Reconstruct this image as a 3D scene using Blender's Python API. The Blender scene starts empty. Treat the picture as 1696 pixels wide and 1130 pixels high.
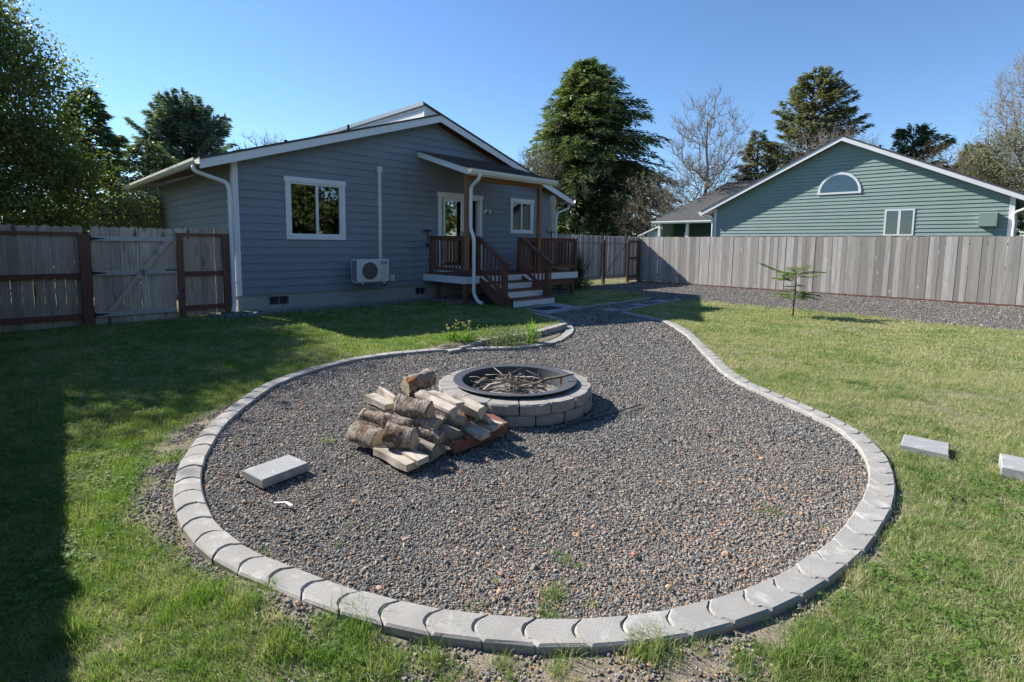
import bpy, bmesh, math, random
import numpy as np
from math import sin, cos, pi, atan, tan, radians, sqrt, atan2
from mathutils import Vector, Matrix, noise
random.seed(7); rng = np.random.default_rng(7)
S = bpy.context.scene
C = S.collection
# ------------------------------------------------------------ camera
F, CX, CY, HOR, ROLL, H = 850., 848., 487., 405., 0.0115, 1.58
_p = atan((CY-HOR)/F)
FW = np.array([0, cos(_p), -sin(_p)]); _u = np.array([0, sin(_p), cos(_p)]); _r = np.array([1., 0, 0])
UP = _u*cos(ROLL)-_r*sin(ROLL); RT = _r*cos(ROLL)+_u*sin(ROLL)
def G(u, v, z=0.):                       # point of the level z seen at a spot of the survey picture
    d = FW+RT*(u-CX)/F-UP*(v-CY)/F
    return np.array([0, 0, H])+d*((z-H)/d[2])
cam = bpy.data.cameras.new('camera'); co = bpy.data.objects.new('camera', cam); C.objects.link(co)
cam.sensor_width = 36; cam.lens = F/1696*36; cam.shift_y = -(565-CY)/1696; cam.clip_start = .05; cam.clip_end = 2000
co.matrix_world = Matrix(((RT[0], UP[0], -FW[0], 0), (RT[1], UP[1], -FW[1], 0), (RT[2], UP[2], -FW[2], H), (0, 0, 0, 1)))
S.camera = co
# ------------------------------------------------------------ sky, sun, exposure
SUN_EL, SHX, SHY = radians(36), .883, -.469          # SHX, SHY: where shadows point on the ground
sdir = Vector((-SHX*cos(SUN_EL), -SHY*cos(SUN_EL), sin(SUN_EL))).normalized()
w = bpy.data.worlds.new('World'); S.world = w; w.use_nodes = True
wn = w.node_tree; bgn = wn.nodes['Background']
sk = wn.nodes.new('ShaderNodeTexSky'); sk.sky_type = 'NISHITA'; sk.sun_disc = False
sk.sun_elevation = SUN_EL; sk.sun_rotation = atan2(sdir.x, sdir.y)
sk.air_density = 1.0; sk.dust_density = 0; sk.ozone_density = 7.0; sk.altitude = 0
wn.links.new(sk.outputs[0], bgn.inputs[0]); bgn.inputs[1].default_value = .094
sl = bpy.data.lights.new('sun', 'SUN'); sl.energy = 5.0; sl.angle = radians(.55); sl.color = (1, .945, .86)
so = bpy.data.objects.new('sun', sl); C.objects.link(so); so.rotation_euler = sdir.to_track_quat('Z', 'Y').to_euler()
vs = S.view_settings; vs.view_transform = 'Standard'; vs.look = 'None'; vs.exposure = 1.0; vs.gamma = 1
S.cycles.max_bounces = 6; S.cycles.transparent_max_bounces = 8

# ------------------------------------------------------------ materials
class NT:
    def __init__(s, name):
        s.m = bpy.data.materials.new(name); s.m.use_nodes = True; s.t = s.m.node_tree
        s.b = s.t.nodes['Principled BSDF']; s.o = s.t.nodes['Material Output']
    def n(s, typ, **kw):
        x = s.t.nodes.new('ShaderNode'+typ)
        for k, v in kw.items():
            if k.startswith('p_'): setattr(x, k[2:], v)
        for k, v in kw.items():
            if k.startswith('p_'): continue
            key = int(k[1:]) if k[0] == 'i' and k[1:].isdigit() else k.replace('_', ' ')
            s.set(x.inputs[key], v)
        return x
    def set(s, inp, v):
        if isinstance(v, bpy.types.NodeSocket): s.t.links.new(v, inp)
        elif isinstance(v, (tuple, list)) and len(v) == 3 and inp.type == 'RGBA': inp.default_value = (*v, 1)
        else: inp.default_value = v
    def coord(s, kind='Object', scale=(1, 1, 1)):
        c = s.n('TexCoord').outputs[kind] if kind != 'World' else s.n('NewGeometry').outputs['Position']
        return s.n('Mapping', i0=c, i3=scale).outputs[0]
    def noise(s, v, scale, detail=4, rough=.55):
        return s.n('TexNoise', Vector=v, Scale=scale, Detail=detail, Roughness=rough).outputs[0]
    def ramp(s, f, stops):
        r = s.n('ValToRGB', Fac=f); e = r.color_ramp.elements
        while len(e) < len(stops): e.new(.5)
        for k, (p, c) in enumerate(stops):
            e[k].position = p; e[k].color = (*c, 1) if len(c) == 3 else c
        return r.outputs[0]
    def mix(s, f, a, b, mode='MIX'):
        x = s.t.nodes.new('ShaderNodeMix'); x.data_type = 'RGBA'; x.blend_type = mode
        s.set(x.inputs[0], f); s.set(x.inputs[6], a); s.set(x.inputs[7], b); return x.outputs[2]
    def math(s, op, a, b=0., c=0.):
        return s.n('Math', p_operation=op, i0=a, i1=b, i2=c).outputs[0]
    def rnd(s): return s.n('ObjectInfo').outputs['Random']
    def bump(s, h, strength=.3, dist=.01):
        return s.n('Bump', Height=h, Strength=strength, Distance=dist).outputs[0]
    def fin(s, col, rough=.7, nrm=None, **kw):
        s.set(s.b.inputs['Base Color'], col); s.set(s.b.inputs['Roughness'], rough)
        if nrm is not None: s.set(s.b.inputs['Normal'], nrm)
        for k, v in kw.items(): s.set(s.b.inputs[k.replace('_', ' ')], v)
        return s.m
def sc(c, k): return tuple(x*k for x in c)
def m_paint(name, col, rough=.55, var=.18, dirt=(.12, .11, .09), da=.25):
    t = NT(name); v = t.coord('World')
    a = t.noise(v, 1.3, 5, .6); g = t.noise(v, 40, 3)
    c = t.mix(t.ramp(a, [(.35, (0,)*3), (.75, (1,)*3)]), sc(col, 1-var*.5), sc(col, 1+var*.5))
    c = t.mix(t.math('MULTIPLY', t.ramp(t.noise(v, 4, 6, .7), [(.5, (0,)*3), (.8, (1,)*3)]), da), c, dirt)
    c = t.mix(t.math('MULTIPLY', t.rnd(), .12), c, sc(col, .75))
    return t.fin(c, rough, t.bump(g, .15, .004))
def m_wood(name, c1, c2, knot, rough=.85, stretch=(9, 9, .8), warm=None, greens=0, varr=.5, bs=.5, kn=.16):
    t = NT(name); oc = t.n('TexCoord').outputs['Object']; r = t.rnd()
    off = t.n('CombineXYZ', X=t.math('MULTIPLY', r, 37.), Y=t.math('MULTIPLY', r, 91.), Z=t.math('MULTIPLY', r, 53.)).outputs[0]
    v0 = t.n('VectorMath', p_operation='ADD', i0=oc, i1=off).outputs[0]
    v = t.n('Mapping', i0=v0, i3=stretch).outputs[0]
    grain = t.noise(v, 6, 7, .65); wide = t.noise(v, 1.2, 3, .5)
    c = t.mix(t.ramp(grain, [(.32, (0,)*3), (.68, (1,)*3)]), c1, c2)
    c = t.mix(t.math('MULTIPLY', r, varr), c, sc(c1, .75))
    if warm: c = t.mix(t.ramp(wide, [(.48, (0,)*3), (.7, (.7,)*3)]), c, warm)
    if greens: c = t.mix(t.math('MULTIPLY', t.ramp(t.noise(t.coord('World'), 1.6, 4), [(.5, (0,)*3), (.7, (1,)*3)]), greens), c, (.05, .07, .035))
    vk = t.n('Mapping', i0=v0, i3=(5, 5, 2.2)).outputs[0]
    vo = t.n('TexVoronoi', Vector=vk, Scale=1.1).outputs['Distance']
    c = t.mix(t.ramp(vo, [(kn*.35, (.85,)*3), (kn, (0,)*3)]), c, knot)
    return t.fin(c, rough, t.bump(grain, bs, .006), Specular_IOR_Level=.25)
def m_stone(name, col, speck=.3, rough=.9, scale=120, patch=.25, light=(.5, .49, .46), pl=.25):
    t = NT(name); v = t.coord('World')
    a = t.noise(v, scale, 3, .7); b = t.noise(v, 5, 5, .6); r = t.rnd()
    c = t.mix(t.ramp(a, [(.3, (0,)*3), (.7, (1,)*3)]), sc(col, 1-speck), sc(col, 1+speck))
    c = t.mix(t.math('MULTIPLY', t.ramp(b, [(.4, (0,)*3), (.7, (1,)*3)]), patch), c, sc(col, .55))
    c = t.mix(t.math('MULTIPLY', t.ramp(t.noise(v, 9, 4, .6), [(.55, (0,)*3), (.72, (1,)*3)]), pl), c, light)
    c = t.mix(t.math('MULTIPLY', r, .3), c, sc(col, .72))
    return t.fin(c, rough, t.bump(a, .4, .004), Specular_IOR_Level=.3)
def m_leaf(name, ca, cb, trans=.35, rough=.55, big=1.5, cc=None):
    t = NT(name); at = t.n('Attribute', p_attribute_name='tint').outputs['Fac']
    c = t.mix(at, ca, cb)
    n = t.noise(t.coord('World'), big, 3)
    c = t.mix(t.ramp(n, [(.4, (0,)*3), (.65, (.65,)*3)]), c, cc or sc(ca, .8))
    t.fin(c, rough, None, Specular_IOR_Level=.25)
    tr = t.n('BsdfTranslucent', Color=t.mix(1., c, (1.5, 1.7, .7), 'MULTIPLY'))
    mx = t.n('MixShader', i0=trans, i1=t.b.outputs[0], i2=tr.outputs[0])
    t.t.links.new(mx.outputs[0], t.o.inputs[0]); return t.m
M = {}
M['siding'] = m_paint('blue_grey_siding_paint', (.21, .237, .275), .6, .16, (.15, .165, .18), .4)
M['white'] = m_paint('white_trim_paint', (.74, .75, .76), .5, .06, (.4, .38, .33), .18)
M['cream'] = m_paint('cream_gutter_paint', (.66, .65, .58), .45, .08, (.25, .25, .15), .3)
M['green'] = m_paint('green_siding_paint', (.225, .305, .275), .65, .12, (.29, .35, .33), .4)
M['dgreen'] = m_paint('dark_green_door_paint', (.03, .075, .07), .5)
M['fence_new'] = m_wood('cedar_picket_wood', (.34, .25, .19), (.86, .73, .60), (.07, .045, .03), warm=(.52, .37, .25), greens=.2, varr=.8, bs=.8, kn=.26, stretch=(9, 9, .6))
M['fence_old'] = m_wood('weathered_grey_picket_wood', (.28, .26, .235), (.72, .685, .635), (.80, .77, .73), kn=.10, warm=(.40, .35, .29), varr=.9, stretch=(14, 9, .5))
M['brown'] = m_wood('red_brown_stained_wood', (.145, .066, .048), (.21, .10, .072), (.05, .02, .015), .7, (6, 6, 6), bs=.2)
M['deck'] = m_wood('dark_deck_stain_wood', (.14, .062, .042), (.22, .10, .065), (.05, .02, .015), .65, (6, 6, 6), bs=.2)
M['beam'] = m_wood('orange_brown_cedar_beam', (.24, .12, .055), (.34, .185, .095), (.14, .06, .03), .6, (6, 6, 6), bs=.2)
M['greyrail'] = m_wood('grey_gate_rail_wood', (.42, .39, .36), (.58, .54, .50), (.14, .12, .1), .85, (2, 9, 9))
M['concrete'] = m_stone('foundation_concrete', (.40, .395, .37), .12, .9, 60, .35, (.5, .49, .46), .3)
M['edging'] = m_stone('edging_concrete', (.33, .32, .30), .25, .92, 150, .42, (.62, .61, .58), .45)
M['ringblock'] = m_stone('ring_block_concrete', (.30, .285, .265), .3, .92, 110, .6, (.45, .43, .40), .35)
M['paver'] = m_stone('paver_concrete', (.31, .315, .32), .2, .92, 140, .2, (.62, .62, .62), .6)
M['borderstone'] = m_stone('border_stone_concrete', (.19, .195, .185), .25, .95, 80, .5)
M['shingle'] = m_stone('asphalt_shingle', (.085, .08, .078), .5, .95, 55, .3, (.16, .15, .14), .4)
M['shingle_g'] = m_stone('grey_asphalt_shingle', (.078, .078, .08), .4, .95, 40, .3, (.16, .155, .15), .35)
M['soil'] = m_stone('bed_soil', (.16, .13, .10), .4, .95, 60, .5)
def simple(name, col, rough=.5, metal=0., **kw):
    t = NT(name); n = t.noise(t.coord('Object'), 30, 4)
    return t.fin(t.mix(n, sc(col, .85), sc(col, 1.15)), rough, t.bump(n, .1, .002), Metallic=metal, **kw)
M['black'] = simple('black_metal', (.012, .012, .014), .5)
M['black2'] = simple('dark_opening', (.006, .006, .007), .9)
M['steel'] = simple('dark_painted_steel', (.065, .072, .082), .6, .15)
M['galv'] = simple('grey_metal_frame', (.22, .25, .28), .45, .6)
M['acwhite'] = simple('off_white_sheet_metal', (.62, .62, .60), .45)
M['aclabel'] = simple('blue_badge', (.03, .05, .14), .4)
M['acfan'] = simple('fan_grille_brown', (.12, .09, .08), .6)
M['umbrella'] = simple('taupe_umbrella_cloth', (.55, .47, .41), .9)
M['plastic'] = simple('white_plastic', (.8, .8, .82), .4)
M['greenplastic'] = simple('green_drain_plastic', (.02, .09, .06), .5)
M['mat'] = simple('black_rubber_mat', (.012, .013, .016), .8)
M['ash'] = m_stone('wood_ash', (.24, .22, .21), .5, .95, 60, .5, (.5, .48, .46), .5)
M['rot'] = simple('orange_rotten_wood', (.34, .12, .035), .9)
M['blind'] = simple('pale_window_blind', (.20, .22, .20), .7)
M['room'] = simple('dark_room_wall', (.05, .048, .045), .9)
M['curtain'] = simple('grey_green_curtain', (.07, .085, .08), .9)
def m_glass():
    t = NT('window_glass'); fr = t.n('Fresnel', IOR=1.6).outputs[0]
    tr = t.n('BsdfTransparent', Color=(.55, .62, .6)); gl = t.n('BsdfGlossy', Color=(.95, .97, 1), Roughness=.015)
    f = t.math('ADD', t.math('MULTIPLY', fr, 1.), .07)
    mx = t.n('MixShader', i0=f, i1=tr.outputs[0], i2=gl.outputs[0]); t.t.links.new(mx.outputs[0], t.o.inputs[0]); return t.m
M['glass'] = m_glass()
def m_bark(name, c1, c2, c3, scale=14, st=(1, 1, .3)):
    t = NT(name); v = t.coord('Object', st); n = t.noise(v, scale, 8, .7); r = t.rnd()
    c = t.ramp(n, [(.3, c1), (.5, c2), (.68, c3)])
    c = t.mix(t.math('MULTIPLY', r, .35), c, sc(c1, .8))
    return t.fin(c, .92, t.bump(n, .8, .012), Specular_IOR_Level=.15)
M['bark'] = m_bark('tree_bark', (.05, .04, .032), (.10, .085, .07), (.17, .15, .13))
M['palebark'] = m_bark('pale_alder_bark', (.16, .135, .11), (.30, .26, .22), (.42, .38, .34))
M['twigbark'] = m_bark('brown_twig_bark', (.10, .08, .06), (.17, .14, .11), (.24, .20, .16))
def m_logbark(name):
    t = NT(name); v = t.n('TexCoord').outputs['Object']; r = t.rnd()
    off = t.n('CombineXYZ', X=t.math('MULTIPLY', r, 11.), Y=t.math('MULTIPLY', r, 23.), Z=t.math('MULTIPLY', r, 17.)).outputs[0]
    v0 = t.n('VectorMath', p_operation='ADD', i0=v, i1=off).outputs[0]
    a = t.noise(t.n('Mapping', i0=v0, i3=(1, 1, 2.6)).outputs[0], 16, 9, .75); b = t.noise(v0, 7, 5, .6); cr = t.n('TexVoronoi', Vector=t.n('Mapping', i0=v0, i3=(1, 1, 1.8)).outputs[0], Scale=26., p_feature='DISTANCE_TO_EDGE').outputs['Distance']
    c = t.ramp(a, [(.28, (.05, .04, .032)), (.46, (.25, .205, .165)), (.58, (.46, .41, .36)), (.72, (.66, .62, .57))])
    c = t.mix(t.ramp(b, [(.52, (0,)*3), (.60, (1,)*3)]), c, t.ramp(a, [(.3, (.06, .04, .028)), (.6, (.24, .155, .10)), (.8, (.36, .25, .17))]))
    c = t.mix(t.ramp(cr, [(.0, (.8,)*3), (.07, (0,)*3)]), c, (.03, .024, .02))
    return t.fin(c, .93, t.bump(t.math('ADD', a, t.math('MULTIPLY', b, .6)), 1., .02), Specular_IOR_Level=.15)
M['logbark'] = m_logbark('birch_log_bark')
M['logdark'] = m_bark('dark_log_bark', (.035, .028, .022), (.14, .115, .095), (.32, .28, .24), 20, (1, 1, 1.2))
def m_split(name, c1, c2, dark):
    t = NT(name); oc = t.n('TexCoord').outputs['Object']
    g = t.noise(t.n('Mapping', i0=oc, i3=(22, 22, 1.5)).outputs[0], 4, 6, .6)
    r = t.rnd(); c = t.mix(t.ramp(g, [(.3, (0,)*3), (.7, (1,)*3)]), c1, c2)
    c = t.mix(t.ramp(t.noise(oc, 7, 4), [(.5, (0,)*3), (.72, (.8,)*3)]), c, dark)
    return t.fin(c, .85, t.bump(g, .5, .006), Specular_IOR_Level=.2)
M['split'] = m_split('pale_split_wood', (.33, .29, .24), (.54, .49, .41), (.18, .15, .12))
M['splitgrey'] = m_split('grey_split_wood', (.32, .28, .24), (.50, .45, .39), (.14, .12, .10))
M['splitdark'] = m_split('dark_split_wood', (.14, .12, .10), (.30, .26, .215), (.06, .05, .045))
def m_end():
    t = NT('log_end_grain'); oc = t.n('TexCoord').outputs['Object']; g = t.noise(oc, 30, 6, .7); p = t.n('SeparateXYZ', Vector=oc)
    rad = t.math('SQRT', t.math('ADD', t.math('MULTIPLY', p.outputs[0], p.outputs[0]), t.math('MULTIPLY', p.outputs[1], p.outputs[1])))
    ring = t.math('SINE', t.math('ADD', t.math('MULTIPLY', rad, 620.), t.math('MULTIPLY', g, 7.)))
    c = t.ramp(g, [(.3, (.30, .235, .16)), (.5, (.50, .42, .31)), (.72, (.62, .55, .42))])
    c = t.mix(t.math('MULTIPLY', t.math('ADD', ring, 1.), .22), c, (.16, .12, .08))
    return t.fin(c, .9, t.bump(g, .7, .006))
M['end'] = m_end()
M['leaf_dec'] = m_leaf('broad_leaf_green', (.055, .095, .03), (.19, .215, .065), .40, .5, .9, (.11, .095, .035))
M['leaf_shrub'] = m_leaf('pale_shrub_leaf', (.15, .17, .09), (.38, .36, .24), .35, .6, 2., (.18, .14, .08))
M['ndl_blue'] = m_leaf('blue_green_needles', (.125, .17, .15), (.25, .31, .26), .25, .6, .8)
M['ndl_hem'] = m_leaf('hemlock_needles', (.068, .105, .05), (.22, .255, .12), .28, .55, .7, (.06, .09, .03))
M['ndl_dark'] = m_leaf('dark_green_needles', (.075, .12, .06), (.18, .23, .11), .26, .6, .8)
M['ndl_olive'] = m_leaf('olive_spruce_needles', (.12, .135, .08), (.27, .265, .17), .26, .6, .8, (.12, .10, .065))
M['ndl_young'] = m_leaf('young_fir_needles', (.14, .23, .05), (.28, .38, .10), .4, .5, 6.)
M['leaf_tan'] = m_leaf('dry_tan_leaf', (.18, .14, .09), (.34, .28, .20), .25, .7, 1.5)
M['leaf_weed'] = m_leaf('weed_leaf', (.10, .22, .03), (.20, .34, .06), .4, .5, 5.)
M['leaf_grey'] = m_leaf('grey_green_leaf', (.14, .18, .10), (.28, .32, .20), .3, .6, 5.)
M['flower'] = simple('yellow_seed_head', (.42, .38, .14), .8)
M['reed'] = m_leaf('dark_ornamental_grass', (.03, .06, .03), (.09, .13, .06), .25, .6, 2.)
def m_grass(name, a, b, straw, sf, dry=.5):
    t = NT(name); at = t.n('Attribute', p_attribute_name='tint').outputs['Fac']; wv = t.coord('World')
    c = t.mix(at, a, b); c = t.mix(t.math('MULTIPLY', t.rnd(), .55), c, sc(a, 1.1))
    big = t.noise(wv, .9, 4, .6); fine = t.noise(wv, 7, 3)
    k = t.math('ADD', t.math('MULTIPLY', big, .6), t.math('MULTIPLY', fine, .4))
    px = t.n('SeparateXYZ', Vector=wv).outputs[0]
    k = t.math('ADD', k, t.math('MULTIPLY', t.n('MapRange', Value=px, i1=0., i2=3., i3=-.06, i4=.07).outputs[0], 1.))
    k2 = t.math('ADD', k, t.math('MULTIPLY', t.math('SUBTRACT', t.rnd(), .5), .35))
    c = t.mix(t.ramp(k2, [(sf-.07, (0,)*3), (sf+.12, (dry,)*3)]), c, straw)
    t.fin(c, .6, None, Specular_IOR_Level=.2)
    tr = t.n('BsdfTranslucent', Color=t.mix(1., c, (1.25, 1.35, .7), 'MULTIPLY'))
    mx = t.n('MixShader', i0=.38, i1=t.b.outputs[0], i2=tr.outputs[0]); t.t.links.new(mx.outputs[0], t.o.inputs[0]); return t.m
M['grass'] = m_grass('lawn_blade', (.070, .155, .028), (.255, .38, .085), (.52, .47, .31), .5, .85)
M['straw'] = m_grass('dry_blade', (.38, .34, .22), (.58, .52, .37), (.50, .44, .31), .5, .6)
M['clover'] = m_grass('clover_leaf', (.085, .17, .03), (.17, .27, .06), (.2, .28, .09), .6, .3)
def m_ground():
    t = NT('lawn_soil'); v = t.coord('World'); a = t.noise(v, 1.1, 5, .6); f = t.noise(v, 30, 6, .7); g = t.noise(v, 160, 3)
    c = t.ramp(f, [(.3, (.06, .085, .03)), (.5, (.13, .15, .06)), (.7, (.26, .23, .14))])
    dirt = t.ramp(g, [(.3, (.11, .09, .07)), (.5, (.24, .20, .16)), (.7, (.40, .34, .27))])
    d = t.n('Attribute', p_attribute_name='dirt').outputs['Fac']
    c = t.mix(t.math('MULTIPLY', t.math('ADD', d, t.math('MULTIPLY', t.math('SUBTRACT', a, .5), .8)), 1.), c, dirt)
    return t.fin(c, .95, t.bump(f, .8, .02), Specular_IOR_Level=.1)
M['ground'] = m_ground()
STONES = [(0, (.050, .049, .050)), (.26, (.105, .103, .10)), (.50, (.18, .174, .163)), (.70, (.26, .243, .215)), (.90, (.35, .32, .275)), (.965, (.38, .215, .12)), (1, (.42, .24, .13))]
def m_gravel_sheet():
    t = NT('gravel_bed_surface'); v = t.coord('World')
    vo = t.n('TexVoronoi', Vector=v, Scale=75.)
    r = t.n('SeparateColor', Color=vo.outputs['Color']).outputs[0]
    c = t.ramp(r, [(p, sc(q, .95)) for p, q in STONES])
    c = t.mix(t.ramp(vo.outputs['Distance'], [(.3, (0,)*3), (.75, (.8,)*3)]), c, (.03, .028, .026))
    h = t.math('SUBTRACT', 1., vo.outputs['Distance'])
    return t.fin(c, .85, t.bump(h, .9, .012), Specular_IOR_Level=.3)
M['gsheet'] = m_gravel_sheet()
def m_pebble():
    t = NT('gravel_stone'); r = t.rnd(); wv = t.coord('World')
    px = t.n('SeparateXYZ', Vector=wv)
    n = t.noise(wv, .8, 3)
    near = t.n('MapRange', Value=px.outputs[1], i1=4.2, i2=2.4, i3=-.03, i4=.10).outputs[0]
    side = t.n('MapRange', Value=px.outputs[0], i1=-1.3, i2=.4, i3=0., i4=1.).outputs[0]
    k = t.math('ADD', r, t.math('ADD', t.math('MULTIPLY', near, side), t.math('MULTIPLY', t.math('SUBTRACT', n, .5), .38)))
    c = t.ramp(k, STONES); g = t.noise(t.coord('Object'), 3, 3)
    c = t.mix(t.math('MULTIPLY', g, .5), c, t.mix(.5, c, (.2, .19, .17)))
    return t.fin(c, .7, None, Specular_IOR_Level=.35)
M['pebble'] = m_pebble()

# ------------------------------------------------------------ mesh helpers
def setp(o, label=None, cat=None, group=None, kind=None):
    for k, v in (('label', label), ('category', cat), ('group', group), ('kind', kind)):
        if v: o[k] = v
    return o
def empty(name, loc=(0, 0, 0), rz=0., label=None, cat=None, group=None, parent=None):
    o = bpy.data.objects.new(name, None); C.objects.link(o); o.location = loc; o.rotation_euler = (0, 0, rz); o.empty_display_size = .1
    if parent: o.parent = parent
    return setp(o, label, cat, group)
class MB:
    def __init__(s): s.v = []; s.f = []; s.mi = []
    def add(s, vs, fs, mi=0):
        b = len(s.v); s.v += [tuple(map(float, p)) for p in vs]; s.f += [tuple(b+i for i in f) for f in fs]; s.mi += [mi]*len(fs); return s
    def box(s, x0, x1, y0, y1, z0, z1, mi=0, ch=0.):
        if ch:
            vs = []
            for (zz, q) in ((z0, ch), (z0+ch, 0), (z1-ch, 0), (z1, ch)):
                for (a, b) in ((x0+q, y0+q), (x1-q, y0+q), (x1-q, y1-q), (x0+q, y1-q)): vs.append((a, b, zz))
            fs = [(3, 2, 1, 0), (12, 13, 14, 15)]
            for k in range(3):
                for j in range(4): fs.append((4*k+j, 4*k+(j+1) % 4, 4*k+4+(j+1) % 4, 4*k+4+j))
            return s.add(vs, fs, mi)
        return s.add([(x0, y0, z0), (x1, y0, z0), (x1, y1, z0), (x0, y1, z0), (x0, y0, z1), (x1, y0, z1), (x1, y1, z1), (x0, y1, z1)],
                     [(3, 2, 1, 0), (4, 5, 6, 7), (0, 1, 5, 4), (1, 2, 6, 5), (2, 3, 7, 6), (3, 0, 4, 7)], mi)
    def prism(s, poly, vec, mi=0, mie=None):          # poly: 3D points, swept along vec
        n = len(poly); a = [Vector(p) for p in poly]; b = [p+Vector(vec) for p in a]
        s.add(a+b, [(i, (i+1) % n, n+(i+1) % n, n+i) for i in range(n)], mi)
        k = len(s.v)-2*n; s.f += [tuple(k+i for i in range(n))[::-1], tuple(k+n+i for i in range(n))]; s.mi += [mi if mie is None else mie]*2; return s
    def bar(s, p, q, w_, t_, up=(0, 0, 1), mi=0):       # bar of section w_ x t_ from p to q
        p = Vector(p); q = Vector(q); d = (q-p).normalized(); u = Vector(up); r = d.cross(u).normalized(); u = r.cross(d)
        a = [p+r*(i*w_/2)+u*(j*t_/2) for i, j in ((-1, -1), (1, -1), (1, 1), (-1, 1))]
        return s.prism(a, q-p, mi)
    def tube(s, pts, r, n=8, mi=0, cap=True):
        pts = [Vector(p) for p in pts]; rs = r if isinstance(r, (list, tuple)) else [r]*len(pts); rings = []; b = len(s.v)
        up = Vector((0, 0, 1)) if abs((pts[-1]-pts[0]).normalized().z) < .9 else Vector((1, 0, 0))
        for k, p in enumerate(pts):
            d = (pts[min(k+1, len(pts)-1)]-pts[max(k-1, 0)]).normalized(); x = d.cross(up).normalized(); y = x.cross(d)
            for j in range(n): a = 2*pi*j/n; s.v.append(tuple(p+(x*cos(a)+y*sin(a))*rs[k]))
        for k in range(len(pts)-1):
            for j in range(n):
                s.f.append((b+k*n+j, b+k*n+(j+1) % n, b+(k+1)*n+(j+1) % n, b+(k+1)*n+j)); s.mi.append(mi)
        if cap: s.f += [tuple(b+j for j in range(n))[::-1], tuple(b+(len(pts)-1)*n+j for j in range(n))]; s.mi += [mi]*2
        return s
    def lathe(s, prof, n=24, c=(0, 0), mi=0):
        b = len(s.v)
        for r, z in prof:
            for j in range(n): a = 2*pi*j/n; s.v.append((c[0]+r*cos(a), c[1]+r*sin(a), z))
        for k in range(len(prof)-1):
            for j in range(n): s.f.append((b+k*n+j, b+k*n+(j+1) % n, b+(k+1)*n+(j+1) % n, b+(k+1)*n+j)); s.mi.append(mi)
        return s
    def mesh(s, name, mats, smooth=False):
        me = bpy.data.meshes.new(name); me.from_pydata(s.v, [], s.f)
        for m in (mats if isinstance(mats, (list, tuple)) else [mats]): me.materials.append(m)
        me.polygons.foreach_set('material_index', s.mi)
        if smooth: me.polygons.foreach_set('use_smooth', [True]*len(s.f))
        bm = bmesh.new(); bm.from_mesh(me); bmesh.ops.recalc_face_normals(bm, faces=bm.faces); bm.to_mesh(me); bm.free(); return me
    def build(s, name, mats, parent=None, smooth=False, loc=None, **kw):
        return place(name, s.mesh(name, mats, smooth), parent, loc, **kw)
def place(name, me, parent=None, loc=None, rz=0., **kw):
    o = bpy.data.objects.new(name, me); C.objects.link(o)
    if parent: o.parent = parent
    if loc is not None: o.location = loc
    if rz: o.rotation_euler = (0, 0, rz)
    return setp(o, **kw)
def arr_mesh(name, V, Fq, mat, tint=None, smooth=False, k=4):
    me = bpy.data.meshes.new(name); V = np.asarray(V, np.float32); Fq = np.asarray(Fq, np.int32)
    me.vertices.add(len(V)); me.vertices.foreach_set('co', V.ravel())
    me.loops.add(Fq.size); me.loops.foreach_set('vertex_index', Fq.ravel())
    me.polygons.add(len(Fq)); me.polygons.foreach_set('loop_start', np.arange(0, Fq.size, k, dtype=np.int32)); me.polygons.foreach_set('loop_total', np.full(len(Fq), k, np.int32))
    me.update(calc_edges=True); me.materials.append(mat)
    if tint is not None:
        a = me.attributes.new('tint', 'FLOAT', 'FACE'); a.data.foreach_set('value', np.asarray(tint, np.float32))
    if smooth: me.polygons.foreach_set('use_smooth', np.ones(len(Fq), bool))
    return me
def nrm(a): return a/np.maximum(np.linalg.norm(a, axis=-1, keepdims=True), 1e-9)
def leaves(P, D, N, L, W):                              # diamond leaves: base P, direction D, normal N, length L, width W
    D = nrm(D); X = nrm(np.cross(D, N)); L = np.asarray(L).reshape(-1, 1); W = np.asarray(W).reshape(-1, 1)
    n = len(P); V = np.empty((n, 4, 3)); V[:, 0] = P; V[:, 1] = P+D*L*.45+X*W*.5; V[:, 2] = P+D*L; V[:, 3] = P+D*L*.45-X*W*.5
    return V.reshape(-1, 3), np.arange(4*n).reshape(n, 4)
def segs(P0, P1, R0, R1, k=4):
    P0, P1 = np.asarray(P0), np.asarray(P1); d = nrm(P1-P0); up = np.where(np.abs(d[:, 2:3]) < .9, [[0, 0, 1.]], [[1., 0, 0]])
    x = nrm(np.cross(d, up)); y = np.cross(x, d); n = len(P0); V = np.empty((n, 2*k, 3))
    for j in range(k):
        a = 2*pi*j/k; o = x*cos(a)+y*sin(a)
        V[:, j] = P0+o*np.asarray(R0).reshape(-1, 1); V[:, k+j] = P1+o*np.asarray(R1).reshape(-1, 1)
    b = (np.arange(n)*2*k)[:, None]; Fq = np.concatenate([np.concatenate([b+j, b+(j+1) % k, b+k+(j+1) % k, b+k+j], 1) for j in range(k)])
    return V.reshape(-1, 3), Fq
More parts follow.
